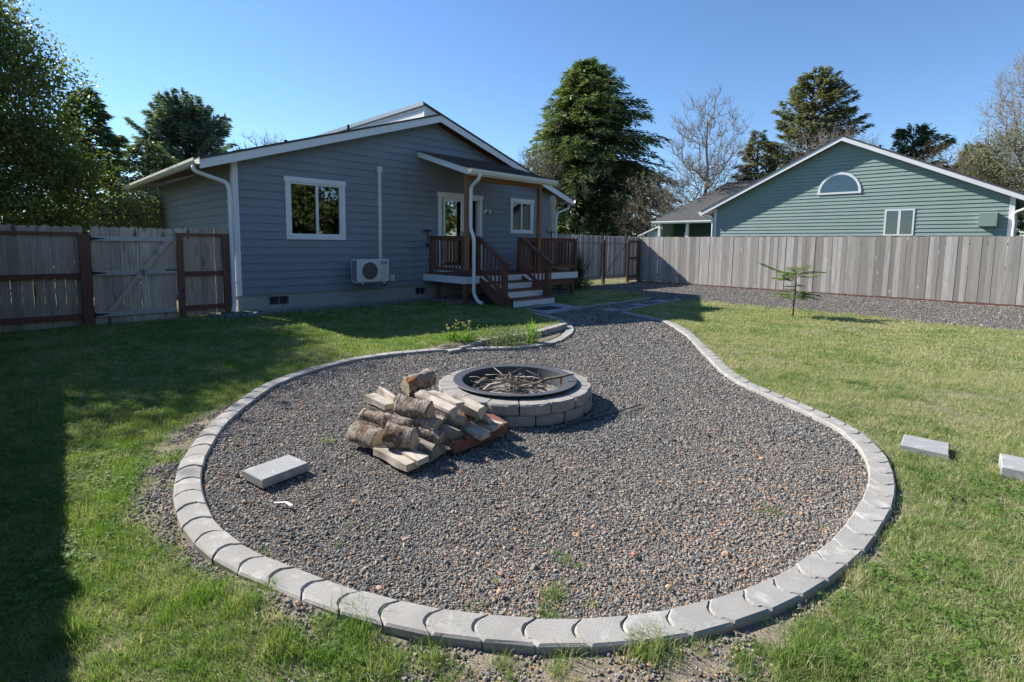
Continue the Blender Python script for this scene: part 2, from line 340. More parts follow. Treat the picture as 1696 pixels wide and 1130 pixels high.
def scatter(name, P, rot, scl, idx, sources, **kw):     # points carry instances of small source meshes (stuff only)
    col = bpy.data.collections.new(name+'_kinds')
    for k, me in enumerate(sources): col.objects.link(bpy.data.objects.new('%s_kind_%02d' % (name, k), me))
    me = bpy.data.meshes.new(name); me.vertices.add(len(P)); me.vertices.foreach_set('co', np.asarray(P, np.float32).ravel())
    for nm, ty, pr, d in (('rot', 'FLOAT_VECTOR', 'vector', rot), ('scl', 'FLOAT_VECTOR', 'vector', scl), ('idx', 'INT', 'value', idx)):
        a = me.attributes.new(nm, ty, 'POINT'); a.data.foreach_set(pr, np.asarray(d, np.int32 if ty == 'INT' else np.float32).ravel())
    o = place(name, me, kind='stuff', **kw)
    g = bpy.data.node_groups.new(name+'_scatter', 'GeometryNodeTree')
    g.interface.new_socket('Geometry', in_out='INPUT', socket_type='NodeSocketGeometry'); g.interface.new_socket('Geometry', in_out='OUTPUT', socket_type='NodeSocketGeometry')
    N = g.nodes; a = N.new('NodeGroupInput'); b = N.new('NodeGroupOutput'); i = N.new('GeometryNodeInstanceOnPoints'); ci = N.new('GeometryNodeCollectionInfo')
    ci.inputs[0].default_value = col; ci.inputs[1].default_value = True; ci.inputs[2].default_value = True
    def at(nm, ty):
        x = N.new('GeometryNodeInputNamedAttribute'); x.data_type = ty; x.inputs[0].default_value = nm; return x.outputs[0]
    L = g.links.new; L(a.outputs[0], i.inputs['Points']); L(ci.outputs[0], i.inputs['Instance']); i.inputs['Pick Instance'].default_value = True
    L(at('idx', 'INT'), i.inputs['Instance Index'])
    e = N.new('FunctionNodeEulerToRotation'); L(at('rot', 'FLOAT_VECTOR'), e.inputs[0]); L(e.outputs[0], i.inputs['Rotation'])
    L(at('scl', 'FLOAT_VECTOR'), i.inputs['Scale']); L(i.outputs[0], b.inputs[0])
    o.modifiers.new('scatter', 'NODES').node_group = g; return o
def inpoly(x, y, poly):
    x = np.asarray(x); y = np.asarray(y); r = np.zeros(x.shape, bool); n = len(poly)
    for i in range(n):
        x0, y0 = poly[i][:2]; x1, y1 = poly[(i+1) % n][:2]
        if y0 == y1: continue
        c = ((y0 > y) != (y1 > y)) & (x < (x1-x0)*(y-y0)/(y1-y0)+x0); r ^= c
    return r
def dist_line(x, y, pts):
    d = np.full(np.shape(x), 1e9)
    for (a, b) in zip(pts[:-1], pts[1:]):
        ax, ay = a[:2]; bx, by = b[:2]; l = (bx-ax)**2+(by-ay)**2+1e-12
        t = np.clip(((x-ax)*(bx-ax)+(y-ay)*(by-ay))/l, 0, 1); d = np.minimum(d, np.hypot(x-ax-t*(bx-ax), y-ay-t*(by-ay)))
    return d
def sm(x, a, b): t = np.clip((x-a)/(b-a), 0, 1); return t*t*(3-2*t)
def vnoise(x, y, s, seed=0):                             # value noise, vectorised
    x = np.asarray(x)*s+1000+seed*17.3; y = np.asarray(y)*s+1000+seed*9.1; xi = np.floor(x).astype(np.int64); yi = np.floor(y).astype(np.int64); fx = x-xi; fy = y-yi
    def h(a, b): q = (a*374761393+b*668265263+seed*1442695) & 0xffffffff; q = ((q ^ (q >> 13))*1274126177) & 0xffffffff; return (q & 0xffff)/65535.
    fx = fx*fx*(3-2*fx); fy = fy*fy*(3-2*fy)
    return (h(xi, yi)*(1-fx)+h(xi+1, yi)*fx)*(1-fy)+(h(xi, yi+1)*(1-fx)+h(xi+1, yi+1)*fx)*fy
def resample(pts, step):
    P = np.array([p[:3] for p in pts], float); s = np.concatenate([[0], np.cumsum(np.linalg.norm(np.diff(P, axis=0), axis=1))])
    # light smoothing through a dense Catmull-Rom
    Q = []; n = len(P)
    for i in range(n-1):
        p0, p1, p2, p3 = P[max(i-1, 0)], P[i], P[i+1], P[min(i+2, n-1)]
        for k in range(8):
            t = k/8; Q.append(.5*((2*p1)+(-p0+p2)*t+(2*p0-5*p1+4*p2-p3)*t*t+(-p0+3*p1-3*p2+p3)*t**3))
    Q.append(P[-1]); Q = np.array(Q); s = np.concatenate([[0], np.cumsum(np.linalg.norm(np.diff(Q, axis=0), axis=1))])
    m = max(2, int(round(s[-1]/step))+1); u = np.linspace(0, s[-1], m)
    return np.stack([np.interp(u, s, Q[:, k]) for k in range(3)], 1)

# house frame: x runs along the gable wall, -y comes out towards the yard
A0 = np.array([-5.98, 11.12, 0.]); HD = np.array([.7071, .7071, 0]); HN = np.array([.7071, -.7071, 0]); HR = pi/4
def W(t, n, z=0.): return A0+HD*t+HN*n+np.array([0, 0, z])
def wloc(t, n, z=0.): return tuple(W(t, n, z))

# ------------------------------------------------------------ ground plan
ring_px = [(1032, 517), (1068, 524), (1106, 533), (1122, 541), (1142, 554), (1158, 570), (1183, 594), (1208, 618), (1243, 638), (1290, 658), (1340, 679), (1380, 698), (1412, 717), (1438, 740), (1454, 765), (1461, 795), (1455, 828), (1438, 858), (1405, 902), (1363, 935), (1324, 960), (1283, 982), (1232, 1001), (1158, 1023), (1081, 1037), (999, 1045), (908, 1048), (808, 1040), (731, 1031), (652, 1015), (578, 996), (517, 975), (457, 951), (402, 928), (367, 905), (337, 878), (321, 850), (313, 825), (311, 800), (318, 766), (331, 743), (346, 720), (364, 699), (385, 681), (411, 661), (450, 636), (500, 617), (560, 600), (620, 589), (703, 580), (770, 577), (817, 576), (865, 574), (897, 570), (921, 564), (938, 554), (944, 545), (935, 534), (913, 525), (887, 519)]
RING = [G(u, v, .02) for u, v in ring_px]
pathL_px = [(947, 514), (985, 508), (1030, 502), (1077, 495)]
pathR_px = [(1032, 517), (1075, 508), (1126, 498)]
PL = [G(u, v, .0) for u, v in pathL_px]; PR = [G(u, v, .0) for u, v in pathR_px]
upper_px = [(738, 573), (770, 567), (789, 563), (817, 559), (849, 555), (881, 550), (905, 544), (934, 536)]
UPP = [G(u, v, .10) for u, v in upper_px]
PIT = [p[:2] for p in RING]+[G(905, 520)[:2], G(947, 514)[:2]]+[p[:2] for p in PL[1:]]+[p[:2] for p in PR[::-1]]
farL = [G(u, v)[:2] for u, v in [(1077, 495), (1060, 487), (1032, 482), (1000, 481), (965, 479)]]
farR = [G(u, v)[:2] for u, v in [(1126, 498), (1159, 498), (1221, 504), (1265, 509), (1300, 511), (1344, 516), (1407, 521), (1471, 528), (1520, 534), (1600, 541), (1696, 548), (1790, 556)]]
FAR = farL[::-1]+farR+[W(16.6, 17)[:2], W(16.6, -.15)[:2], W(10.6, -.15)[:2], W(9.8, 1.0)[:2]]
STRIP = [W(-.35, .58)[:2], W(4.6, .55)[:2], W(5.0, 1.8)[:2], W(9.6, 1.8)[:2], W(10.6, 0)[:2], W(-.1, 0)[:2]]
def gmask(x, y): return inpoly(x, y, PIT) | inpoly(x, y, FAR) | inpoly(x, y, STRIP)
SPILL = [G(u, v, -.04)[:2] for u, v in [(400, 668), (330, 690), (262, 722), (222, 765), (205, 810), (190, 850), (180, 885), (225, 905), (262, 935), (300, 958), (352, 985), (395, 1020), (405, 1080), (430, 1150), (560, 1200), (900, 1220), (1250, 1200), (1340, 1110), (1370, 1050), (1430, 985), (1490, 900), (1512, 830), (1480, 760), (1440, 760), (1440, 860), (1280, 960), (900, 1030), (600, 990), (400, 900), (330, 840), (320, 760), (380, 690)]]
def dirtmask(x, y):
    d = dist_line(x, y, [p for p in RING]); k = inpoly(x, y, SPILL).astype(float)
    e = dist_line(x, y, SPILL+SPILL[:1]); k = np.where(k > 0, sm(e, -.02, .14), -sm(e, 0, .12)*.0)
    nb = vnoise(x, y, 3., 3)*.6+vnoise(x, y, 9., 4)*.4
    right = sm(x, .5, 2.3)*sm(y, 1.0, 2.4)
    k = k*(1-.35*right); k = k*sm(nb, .22, .40)
    k = np.maximum(k, (d < .13)*.8)
    bare = sm(vnoise(x, y, 1.3, 8)*.55+vnoise(x, y, 4.5, 9)*.45, .60, .78)*.55*np.where(x > 0, 1, .45)
    return np.clip(np.maximum(k, bare), 0, 1)
def hz(x, y):
    x = np.asarray(x, float); y = np.asarray(y, float)
    z = -.014+.014*sm(y, 4., 8.5)+.018*(vnoise(x, y, 1.5, 1)-.5)+.01*(vnoise(x, y, 6, 2)-.5)
    du = dist_line(x, y, UPP); north = inpoly(x, y, [p[:2] for p in UPP]+[UPP[-1][:2]+np.array([-.5, 2]), UPP[0][:2]+np.array([-1.5, 2])])
    z = z+np.where(north, .085*np.exp(-(du/.9)**2), 0)
    mound = np.exp(-(((x+1.05)/.35)**2+((y-2.05)/.3)**2))*.03
    return z+mound
# lawn sheet: fine near, coarse to the horizon
def grid_mesh(xs, ys, zf, name, mats, mask=None):
    X, Y = np.meshgrid(xs, ys); Z = zf(X, Y); V = np.stack([X, Y, Z], -1).reshape(-1, 3); nx = len(xs); ny = len(ys)
    i, j = np.meshgrid(np.arange(nx-1), np.arange(ny-1)); b = (j*nx+i).ravel(); Fq = np.stack([b, b+1, b+1+nx, b+nx], 1)
    if mask is not None:
        cx = V[Fq][:, :, 0].mean(1); cy = V[Fq][:, :, 1].mean(1); Fq = Fq[mask(cx, cy)]
        used = np.unique(Fq); mp = -np.ones(len(V), np.int64); mp[used] = np.arange(len(used)); V = V[used]; Fq = mp[Fq]
    return arr_mesh(name, V, Fq, mats, smooth=True), V
xs = np.concatenate([[-600, -200, -80, -40, -25], np.arange(-18, -8, .5), np.arange(-8, 8, .11), np.arange(8, 20, .5), [25, 40, 80, 200, 600]])
ys = np.concatenate([[-600, -200, -60, -20, -8, -3], np.arange(-1, .8, .3), np.arange(.8, 14, .11), np.arange(14, 30, .5), [35, 50, 90, 200, 700]])
def zground(x, y):
    m = gmask(x, y) & (dist_line(x, y, RING) > .02)
    return np.where(m, -.09, hz(x, y))
gm, GV = grid_mesh(xs, ys, zground, 'lawn_ground', M['ground'])
a = gm.attributes.new('dirt', 'FLOAT', 'POINT'); a.data.foreach_set('value', dirtmask(GV[:, 0], GV[:, 1]).astype(np.float32))
place('lawn_ground', gm, kind='structure', label='mown lawn ground with bare soil patches around the gravel circle')
def zgrav(x, y): return -.012+.008*(vnoise(x, y, 5, 5)-.5)+.02*(vnoise(x, y, 1.1, 6)-.5)
gme, _ = grid_mesh(np.arange(-3.2, 3.6, .045), np.arange(1.5, 16, .06), zgrav, 'gravel_circle', M['gsheet'], lambda x, y: inpoly(x, y, PIT))
place('gravel_circle', gme, kind='structure', label='dark grey gravel circle with its neck to the deck steps')
gme, _ = grid_mesh(np.arange(-7, 17, .15), np.arange(9, 26, .15), lambda x, y: zgrav(x, y)+.0, 'gravel_path', M['gsheet'], lambda x, y: (inpoly(x, y, FAR) | inpoly(x, y, STRIP)) & ~inpoly(x, y, PIT))
place('gravel_path', gme, kind='structure', label='grey gravel strip along the right fence and house wall')

# ------------------------------------------------------------ edging
def edge_block(L=.205, Wd=.152, H0=-.08, H1=.014, seed=0):
    r = random.Random(seed); out = []; k = 7; b = .055
    for i in range(k+1):                                  # convex nose (+x)
        s = -1+2*i/k; out.append((L/2+b*(1-s*s)*.9-.0015, s*Wd/2))
    for i in range(k+1):                                  # concave tail
        s = 1-2*i/k; out.append((-L/2+b*(1-s*s)*.9+.002, s*Wd/2))
    c = [(x-.01*np.sign(x)*0, y) for x, y in out]; n = len(c); ch = .009; mb = MB(); V = []
    def ins(x, y, q): return (x-(q if x > L/4 else (-q if x < -L/4+b*.3 else 0)), y-q*np.sign(y)*(abs(y) > Wd*.3))
    for zz, q in ((H0, 0), (H1-ch, 0), (H1, ch)):
        for x, y in c:
            a, b_ = ins(x, y, q); V.append((a+r.uniform(-.0012, .0012), b_+r.uniform(-.0012, .0012), zz))
    fs = [tuple(range(2*n, 3*n))]
    for kk in range(2):
        for j in range(n): fs.append((kk*n+j, kk*n+(j+1) % n, (kk+1)*n+(j+1) % n, (kk+1)*n+j))
    mb.add(V, fs); return mb.mesh('edging_block', M['edging'])
EB = [edge_block(seed=k) for k in range(5)]
def lay_edging(pts, root, meshes, step, z=0., sc_=1.):
    P = resample(pts, step)
    for i in range(len(P)-1):
        a, b = P[i], P[i+1]; mid = (a+b)/2; d = b-a
        o = place('edging_block', random.choice(meshes), root, (mid[0], mid[1], z+random.uniform(-.0025, .0025)), atan2(d[1], d[0])+random.uniform(-.012, .012))
        L = np.hypot(d[0], d[1]); o.scale = (L/.205*.995, sc_*random.uniform(.97, 1.03), 1); o.rotation_euler[0] = random.uniform(-.025, .025)
er = empty('gravel_edging', (0, 0, 0), label='scalloped grey concrete block edging curving around the gravel circle', cat='edging')
lay_edging(RING, er, EB, .205, .012)
er2 = empty('raised_edging', (0, 0, 0), label='short raised run of concrete edging blocks behind the weed bed', cat='edging')
EB2 = [edge_block(H0=-.16, H1=.02, seed=20+k) for k in range(3)]
lay_edging([(p[0], p[1], 0) for p in UPP], er2, EB2, .24, .085)
for i_, o_ in enumerate(er2.children): o_.location.z = .0+.085*min(1, (i_+.5)/4)
er3 = empty('path_edging', (0, 0, 0), label='narrow pale edging strips on both sides of the stepping stone path', cat='edging')
for P_ in (PL, PR):
    Q = resample(P_, .3)
    for a, b in zip(Q[:-1], Q[1:]):
        d = b-a; mb = MB().box(-.148, .148, -.045, .045, -.06, .045, ch=.008)
        o = mb.build('edging_strip', M['edging'], er3, loc=((a[0]+b[0])/2, (a[1]+b[1])/2, random.uniform(-.005, .005))); o.rotation_euler = (0, 0, atan2(d[1], d[0])+random.uniform(-.03, .03)); o.scale[0] = np.hypot(*d[:2])/.3
sp = empty('stepping_stone_path', tuple(G(1055, 505)), label='five concrete stepping stones leading from the gravel neck towards the side gate', cat='path')
sp.rotation_euler = (0, 0, 0)
for k, (u, v) in enumerate([(1013, 512.7), (1037, 508.8), (1057, 504.5), (1075, 501), (1094, 498)]):
    p = G(u, v, .02)-G(1055, 505); rad = .22
    if k % 2: poly = [(rad*1.05*cos(pi/6+i*pi/3), rad*.8*sin(pi/6+i*pi/3), 0) for i in range(6)]
    else: poly = [(-.22, -.17, 0), (.22, -.17, 0), (.22, .17, 0), (-.22, .17, 0)]
    o = MB().prism([(x, y, -.03) for x, y, _ in poly], (0, 0, .055)).build('stepping_stone', M['paver' if k % 2 == 0 else 'borderstone'], sp, loc=(p[0], p[1], .0)); o.rotation_euler = (0, 0, radians(35))
# landing pad, mat
pad = [G(868, 512), G(905, 520.5), G(966, 511), G(925, 503)]
pc = sum(pad)/4; MB().prism([(p[0]-pc[0], p[1]-pc[1], -.05) for p in pad], (0, 0, .065)).build('concrete_pad', M['paver'], loc=(pc[0], pc[1], 0), kind='structure', label='concrete landing pad at the foot of the deck steps')
mc = G(905, 510, .03)
MB().box(-.36, .36, -.22, .22, 0, .014, ch=.004).build('doormat', M['mat'], loc=(mc[0], mc[1], .018), rz=HR, label='black rubber doormat on the concrete pad below the deck steps', cat='doormat')
# border of small stones beside the house
bs = empty('stone_border', wloc(2, .55), label='low border of small concrete stones between lawn and house foundation', cat='border')
bp = resample([W(-.62, .28), W(-.45, .6), W(-.2, .66), W(1.5, .62), W(3.2, .58), W(4.75, .5)], .135); o0 = np.array(wloc(2, .55))
BS = []
for k in range(4):
    mb = MB(); mb.box(-.062, .062, -.05, .05, -.05, .085+.012*k/3, ch=.022); BS.append(mb.mesh('border_stone', M['borderstone']))
for a, b in zip(bp[:-1], bp[1:]):
    d = b-a; m_ = (a+b)/2-o0; o = place('border_stone', random.choice(BS), bs, (m_[0], m_[1], random.uniform(-.01, .012)), atan2(d[1], d[0])+random.uniform(-.15, .15)); o.rotation_euler[1] = random.uniform(-.1, .1)

# ------------------------------------------------------------ blue house
def clipx(openings, z0, z1, a, b):
    """pieces (xa, xb, za, zb) of the strip a..b, z0..z1 outside the openings (x0, x1, z0, z1)"""
    out = []; x = a
    for (p, q, c, e) in sorted(openings):
        if c >= z1 or e <= z0 or q <= a or p >= b: continue
        if p > x: out.append((x, p, z0, z1))
        if c > z0: out.append((max(p, a), min(q, b), z0, c))
        if e < z1: out.append((max(p, a), min(q, b), e, z1))
        x = q
    if x < b: out.append((x, b, z0, z1))
    return out
def siding(root, mat, x0, x1, zb, rows, expo, trange, ops, y=0., sign=-1, axis='x', jl=3.6, name='siding_board'):
    """lap boards, each an own part; sign: which way the face looks along y (or x for axis 'y')"""
    for r in range(rows):
        z0 = zb+r*expo; z1 = z0+expo; ta = trange(z0); tb = trange(z1)
        if ta is None: continue
        if tb is None or tb[0] > tb[1]: tb = ((ta[0]+ta[1])/2,)*2
        j = random.uniform(.3, jl); cuts = [ta[0]]
        while j < ta[1]: cuts += [j] if j > ta[0]+.3 else []; j += jl
        cuts.append(ta[1])
        for a, b in zip(cuts[:-1], cuts[1:]):
            if b-a < .05: continue
            mb = MB()
            for (p, q, c, e) in clipx(ops, z0, z1, a+.0015, b-.0015):
                if q-p < .01 or e-c < .004: continue
                pt = max(p, tb[0]) if p <= ta[0]+.01 and ta != tb else p; qt = min(q, tb[1]) if q >= ta[1]-.01 and ta != tb else q
                pt = min(max(pt, tb[0]), tb[1]); qt = max(min(qt, tb[1]), tb[0])
                fo = lambda zz: .026-.021*(zz-z0)/expo
                vs_ = [(p, y, c), (q, y, c), (qt, y, e), (pt, y, e), (p, y+sign*fo(c), c), (q, y+sign*fo(c), c), (qt, y+sign*fo(e), e), (pt, y+sign*fo(e), e)]
                if axis == 'y': vs_ = [(v[1], v[0], v[2]) for v in vs_]
                MB().add(vs_, [(4, 5, 6, 7), (0, 1, 5, 4), (3, 2, 6, 7), (0, 4, 7, 3), (1, 2, 6, 5)]).build(name, mat, root)
def window(root, x0, x1, z0, z1, y=0., name='window', split=.5, trim=.09, frame=.045, head=True, blinds=None, mats=None, sill=True, gap=.35, trimmat=None):
    """window in a wall whose outside looks along -y; opening x0..x1, z0..z1"""
    tm = trimmat or M['white']
    w_ = empty(name, ((x0+x1)/2, y, z0), parent=root); ox = (x0+x1)/2; X0, X1, Z = x0-ox, x1-ox, z1-z0; pr = -.042
    MB().box(X0-trim, X0, pr, .0, 0, Z).build('side_trim', tm, w_); MB().box(X1, X1+trim, pr, .0, 0, Z).build('side_trim', tm, w_)
    e = .025 if head else 0
    MB().box(X0-trim-e, X1+trim+e, pr-.008, .0, Z, Z+trim*1.25).build('head_trim', tm, w_)
    if sill: MB().box(X0-trim, X1+trim, pr, .0, -trim, 0).build('bottom_trim', tm, w_)
    fy0, fy1 = -.02, .05; f = frame; xm = X0+(X1-X0)*split
    fr = MB().box(X0, X0+f, fy0, fy1, 0, Z).box(X1-f, X1, fy0, fy1, 0, Z).box(X0+f, X1-f, fy0, fy1, 0, f).box(X0+f, X1-f, fy0, fy1, Z-f, Z).box(xm-f*.6, xm+f*.6, fy0, fy1, f, Z-f); fr.build('frame', M['white'], w_)
    MB().box(X0+f, xm-f*.6, .018, .022, f, Z-f).build('pane', M['glass'], w_); MB().box(xm+f*.6, X1-f, .018, .022, f, Z-f).build('pane', M['glass'], w_)
    g = gap; rm = MB(); a, b = X0-.0, X1+.0                   # the reveal and the dark room behind
    rm.add([(a, .05, 0), (b, .05, 0), (b, .05, Z), (a, .05, Z), (a, g, 0), (b, g, 0), (b, g, Z), (a, g, Z)], [(4, 5, 6, 7), (0, 1, 5, 4), (3, 2, 6, 7), (0, 4, 7, 3), (1, 2, 6, 5)]); rm.build('interior', M['room'], w_)
    if blinds:
        for (a, b, zz0, zz1, kind) in blinds:
            mb = MB(); a = X0+(X1-X0)*a; b = X0+(X1-X0)*b
            if kind == 'h':
                z = Z*zz0
                while z < Z*zz1-.02: mb.add([(a, .075, z), (b, .075, z), (b, .085, z+.026), (a, .085, z+.026)], [(0, 1, 2, 3)]); z += .032
            else:
                x = a
                while x < b: mb.add([(x, .08, Z*zz0), (x+.045, .10, Z*zz0), (x+.045, .10, Z*zz1), (x, .08, Z*zz1)], [(0, 1, 2, 3)]); x += .06
            mb.build('blind', M['blind'] if kind == 'h' else M['curtain'], w_, kind='stuff')
    return w_
HL, HDEP, WTOP, APX, SL = 10.5, 6.95, 3.14, 5.25, .322
house = empty('blue_house', wloc(0, 0), HR, 'single storey blue grey house with lap siding and white trim', 'house')
roofz = lambda t: 3.02+(min(t, HL-t)+.7)*SL               # underside of the roof over the wall
OPS = [(1.17, 2.44, 1.73, 2.96), (5.50, 6.96, .80, 2.93), (8.40, 9.33, 2.03, 2.98)]
def trg(z):
    if z < roofz(0): return (.0, HL)
    e = (z-3.02)/SL-.7
    return (e, HL-e) if e < HL/2 else None
siding(house, M['siding'], 0, HL, .39, 27, .178, trg, OPS, 0.)
# wall core, foundation
core = MB(); zz = .39
for (a, b, c, e) in clipx(OPS, .39, roofz(0), 0, HL): core.box(a, b, .002, .12, c, e)
core.prism([(0, .002, roofz(0)), (HL, .002, roofz(0)), (APX, .002, roofz(APX)+.02)], (0, .118, 0))
core.box(0, .12, .12, HDEP, .39, roofz(0)-.02); core.box(HL-.12, HL, .12, HDEP, .39, roofz(0)-.02); core.box(0, HL, HDEP-.12, HDEP, .39, roofz(0)-.02)
core.build('wall', M['siding'], house)
siding(house, M['siding'], 0, 0, .39, 15, .178, lambda z: (0.03, HDEP), [], 0., -1, 'y', 4.2)
siding(house, M['siding'], 0, 0, .39, 15, .178, lambda z: (0.03, HDEP), [], HL, 1, 'y', 4.2)
fops = [(.67, 1.10, .14, .33), (4.62, 5.0, .14, .33), (8.0, 8.4, .14, .33)]
fd = MB()
for (a, b, c, e) in clipx(fops, -.1, .388, .01, HL-.01): fd.box(a, b, .01, .2, c, e)
fd.box(.01, .2, .2, HDEP-.01, -.1, .388); fd.box(HL-.2, HL-.01, .2, HDEP-.01, -.1, .388); fd.build('foundation', M['concrete'], house)
for (a, b, c, e) in fops:
    v_ = MB().box(a, b, .14, .15, c, e).build('crawl_vent', M['black2'], house)
    fm = MB().box((a+b)/2-.012, (a+b)/2+.012, .03, .05, c, e); [fm.box(a, b, .05, .054, c+.02+k*.03, c+.026+k*.03) for k in range(6)]; fm.build('vent_grille', M['galv'], v_)
for x in (0, HL): MB().box(x-(.028 if x == 0 else .09), x+(.09 if x == 0 else .028), -.032, .0, .385, roofz(0)+.02).build('corner_trim', M['white'], house); 
MB().box(-.032, 0, .0, .09, .385, roofz(0)).build('corner_trim', M['white'], house)
MB().box(-.032, 0, HDEP-.09, HDEP, .385, roofz(0)).build('corner_trim', M['white'], house)
# roof slabs: left slope, right slope (the right one runs past the ridge over a clerestory)
def slab(t0, z0, t1, z1, y0, y1, th=.05, up=0.): return MB().prism([(t0, y0, z0+up), (t1, y0, z1+up), (t1, y0, z1+up+th), (t0, y0, z0+up+th)], (0, y1-y0, 0))
ov = .36; zl = lambda t: 3.02+(t+.7)*SL; zr = lambda t: 3.02+(HL+.7-t)*SL
tl = 4.66; rp = .17
slab(-.7, zl(-.7)+rp, APX, zl(APX)+rp, -ov-.02, HDEP+ov, .045).build('roof', M['shingle'], house)
slab(tl, zr(tl)+rp, HL+.7, zr(HL+.7)+rp, -ov-.02, HDEP+ov, .05).build('roof', M['shingle'], house)
slab(-.62, zl(-.62)+.13, APX, zl(APX)+.13, -ov+.02, HDEP+ov-.02, .03).build('soffit', M['deck'], house)  # deck stain on both soffits puts the eave shade into their colour
slab(APX, zr(APX)+.13, HL+.62, zr(HL+.62)+.13, -ov+.02, HDEP+ov-.02, .03).build('soffit', M['deck'], house)
for yy in (-ov, HDEP+ov-.03):
    slab(-.7, zl(-.7)-.01, APX, zl(APX)-.01, yy, yy+.03, .19).build('rake_board', M['white'], house)
    slab(APX+.001, zr(APX)-.01, HL+.7, zr(HL+.7)-.01, yy, yy+.03, .19).build('rake_board', M['white'], house)
zt = zl(4.9)+rp+.045
cw = MB().prism([(4.72, -ov+.03, zl(4.72)+rp+.02), (APX+.02, -ov+.03, zl(APX)+rp+.02), (4.72, -ov+.03, zr(4.72)+rp-.005)], (0, HDEP+2*ov-.06, 0)); cw.build('clerestory_wall', M['white'], house)
dz = (zr(4.72)+rp-.01-(zl(4.72)+rp+.045))
for k in range(3): MB().box(4.697, 4.719, -ov+.12, HDEP+ov-.12, zl(4.72)+rp+.05+k*dz/3, zl(4.72)+rp+.05+(k+1)*dz/3-.012).build('siding_board', M['white'], house)
MB().box(4.69, 4.77, -ov+.01, -ov+.10, zl(4.69)+rp+.04, zr(4.77)+rp-.015).build('corner_trim', M['white'], house)
slab(tl-.03, zr(tl-.03)+rp-.05, tl, zr(tl)+rp-.05, -ov-.03, HDEP+ov, .11).build('metal_cap', M['galv'], house)
for (x, y, r_, h_) in ((3.3, 1.2, .035, .28), (2.4, 3.2, .05, .3)): MB().tube([(x, y, zl(x)+rp), (x, y, zl(x)+rp+h_)], r_, 8).build('roof_vent_pipe', M['black'], house)
# gutters and downspouts
def gutter(root, p0, p1, out, mat, h=.11, d=.11, lip=.02):
    p0 = Vector(p0); p1 = Vector(p1); o = Vector(out)
    sec = [Vector((0, 0, 0))+o*0, o*.0+Vector((0, 0, -h)), o*d*.7+Vector((0, 0, -h)), o*d+Vector((0, 0, -h*.45)), o*d+Vector((0, 0, 0)), o*(d-.012)+Vector((0, 0, 0)), o*(d-.014)+Vector((0, 0, -h*.42)), o*d*.66+Vector((0, 0, -h+.01)), o*.01+Vector((0, 0, -h+.01)), o*.01]
    return MB().prism([p0+s for s in sec], p1-p0).build('gutter', mat, root)
gutter(house, (-.7, -ov-.02, zl(-.7)+rp+.02), (-.7, HDEP+ov, zl(-.7)+rp+.02), (-1, 0, 0), M['cream'], .12, .12)
gutter(house, (HL+.7, -ov, zr(HL+.7)+rp+.02), (HL+.7, HDEP+ov, zr(HL+.7)+rp+.02), (1, 0, 0), M['cream'], .12, .12)
def curve_pts(pts, k=5):
    P = [Vector(p) for p in pts]; out = [P[0]]
    for i in range(1, len(P)-1):
        a = P[i]+(P[i-1]-P[i]).normalized()*min(.09, (P[i-1]-P[i]).length*.45); b = P[i]+(P[i+1]-P[i]).normalized()*min(.09, (P[i+1]-P[i]).length*.45)
        for j in range(k+1): t = j/k; out.append(a*(1-t)**2+P[i]*2*t*(1-t)+b*t*t)
    out.append(P[-1]); return out
MB().tube(curve_pts([(-.76, -.16, 3.08), (-.76, -.16, 2.98), (-.14, -.10, 2.80), (-.10, -.09, 2.62), (-.10, -.09, .18), (-.16, -.20, .06)]), .042, 10).build('downspout', M['white'], house, True)
MB().tube(curve_pts([(HL+.76, -.1, 3.06), (HL+.76, -.1, 2.93), (HL+.12, -.07, 2.72), (HL+.09, -.07, 2.5), (HL+.09, -.07, .1)]), .042, 10).build('downspout', M['white'], house, True)
for z in (.7, 2.4): MB().box(-.152, -.05, -.137, -.03, z, z+.025).build('downspout_strap', M['white'], house)
# windows and the sliding door
window(house, *OPS[0], split=.52, blinds=[(.52, 1, .84, .98, 'h')])
window(house, *OPS[2], split=.5, trim=.085, blinds=[(.03, .97, .05, .97, 'h')])
dr = empty('sliding_door', (6.23, 0, .80), parent=house); w2 = .73; hh = 2.13
for s in (-1, 1): MB().box(*sorted((s*w2, s*(w2+.11))), -.042, 0, -.03, hh).build('side_trim', M['white'], dr)
MB().box(-w2-.135, w2+.135, -.05, 0, hh, hh+.13).build('head_trim', M['white'], dr)
MB().box(-w2-.02, w2+.02, -.06, .1, -.045, 0).build('threshold', M['white'], dr)
def sash(a, b, y, name):
    o = MB().box(a, a+.07, y, y+.035, .02, hh-.03).box(b-.07, b, y, y+.035, .02, hh-.03).box(a+.07, b-.07, y, y+.035, .02, .12).box(a+.07, b-.07, y, y+.035, hh-.10, hh-.03).build(name, M['white'], dr)
    MB().box(a+.07, b-.07, y+.014, y+.018, .12, hh-.10).build('pane', M['glass'], o); return o
sash(-w2+.02, .06, .045, 'fixed_panel'); o = sash(-w2+.10, .14, .0, 'sliding_panel'); MB().box(.085, .1, -.03, 0, .9, 1.15).build('handle', M['black'], o)
MB().box(-w2, -w2+.03, -.02, .1, 0, hh).box(w2-.03, w2, -.02, .1, 0, hh).box(-w2+.03, w2-.03, -.02, .1, hh-.03, hh).build('frame', M['white'], dr)
rm = MB(); a, b, g = -w2, w2, 1.6; rm.add([(a, .12, 0), (b, .12, 0), (b, .12, hh), (a, .12, hh), (a, g, 0), (b, g, 0), (b, g, hh), (a, g, hh)], [(4, 5, 6, 7), (0, 1, 5, 4), (3, 2, 6, 7), (0, 4, 7, 3), (1, 2, 6, 5)]); rm.build('interior', M['room'], dr)
MB().box(.2, w2-.04, .5, .53, 1.35, 2.0).build('pale_interior_panel', M['acwhite'], dr)  # pale panel behind the upper right of the doorway
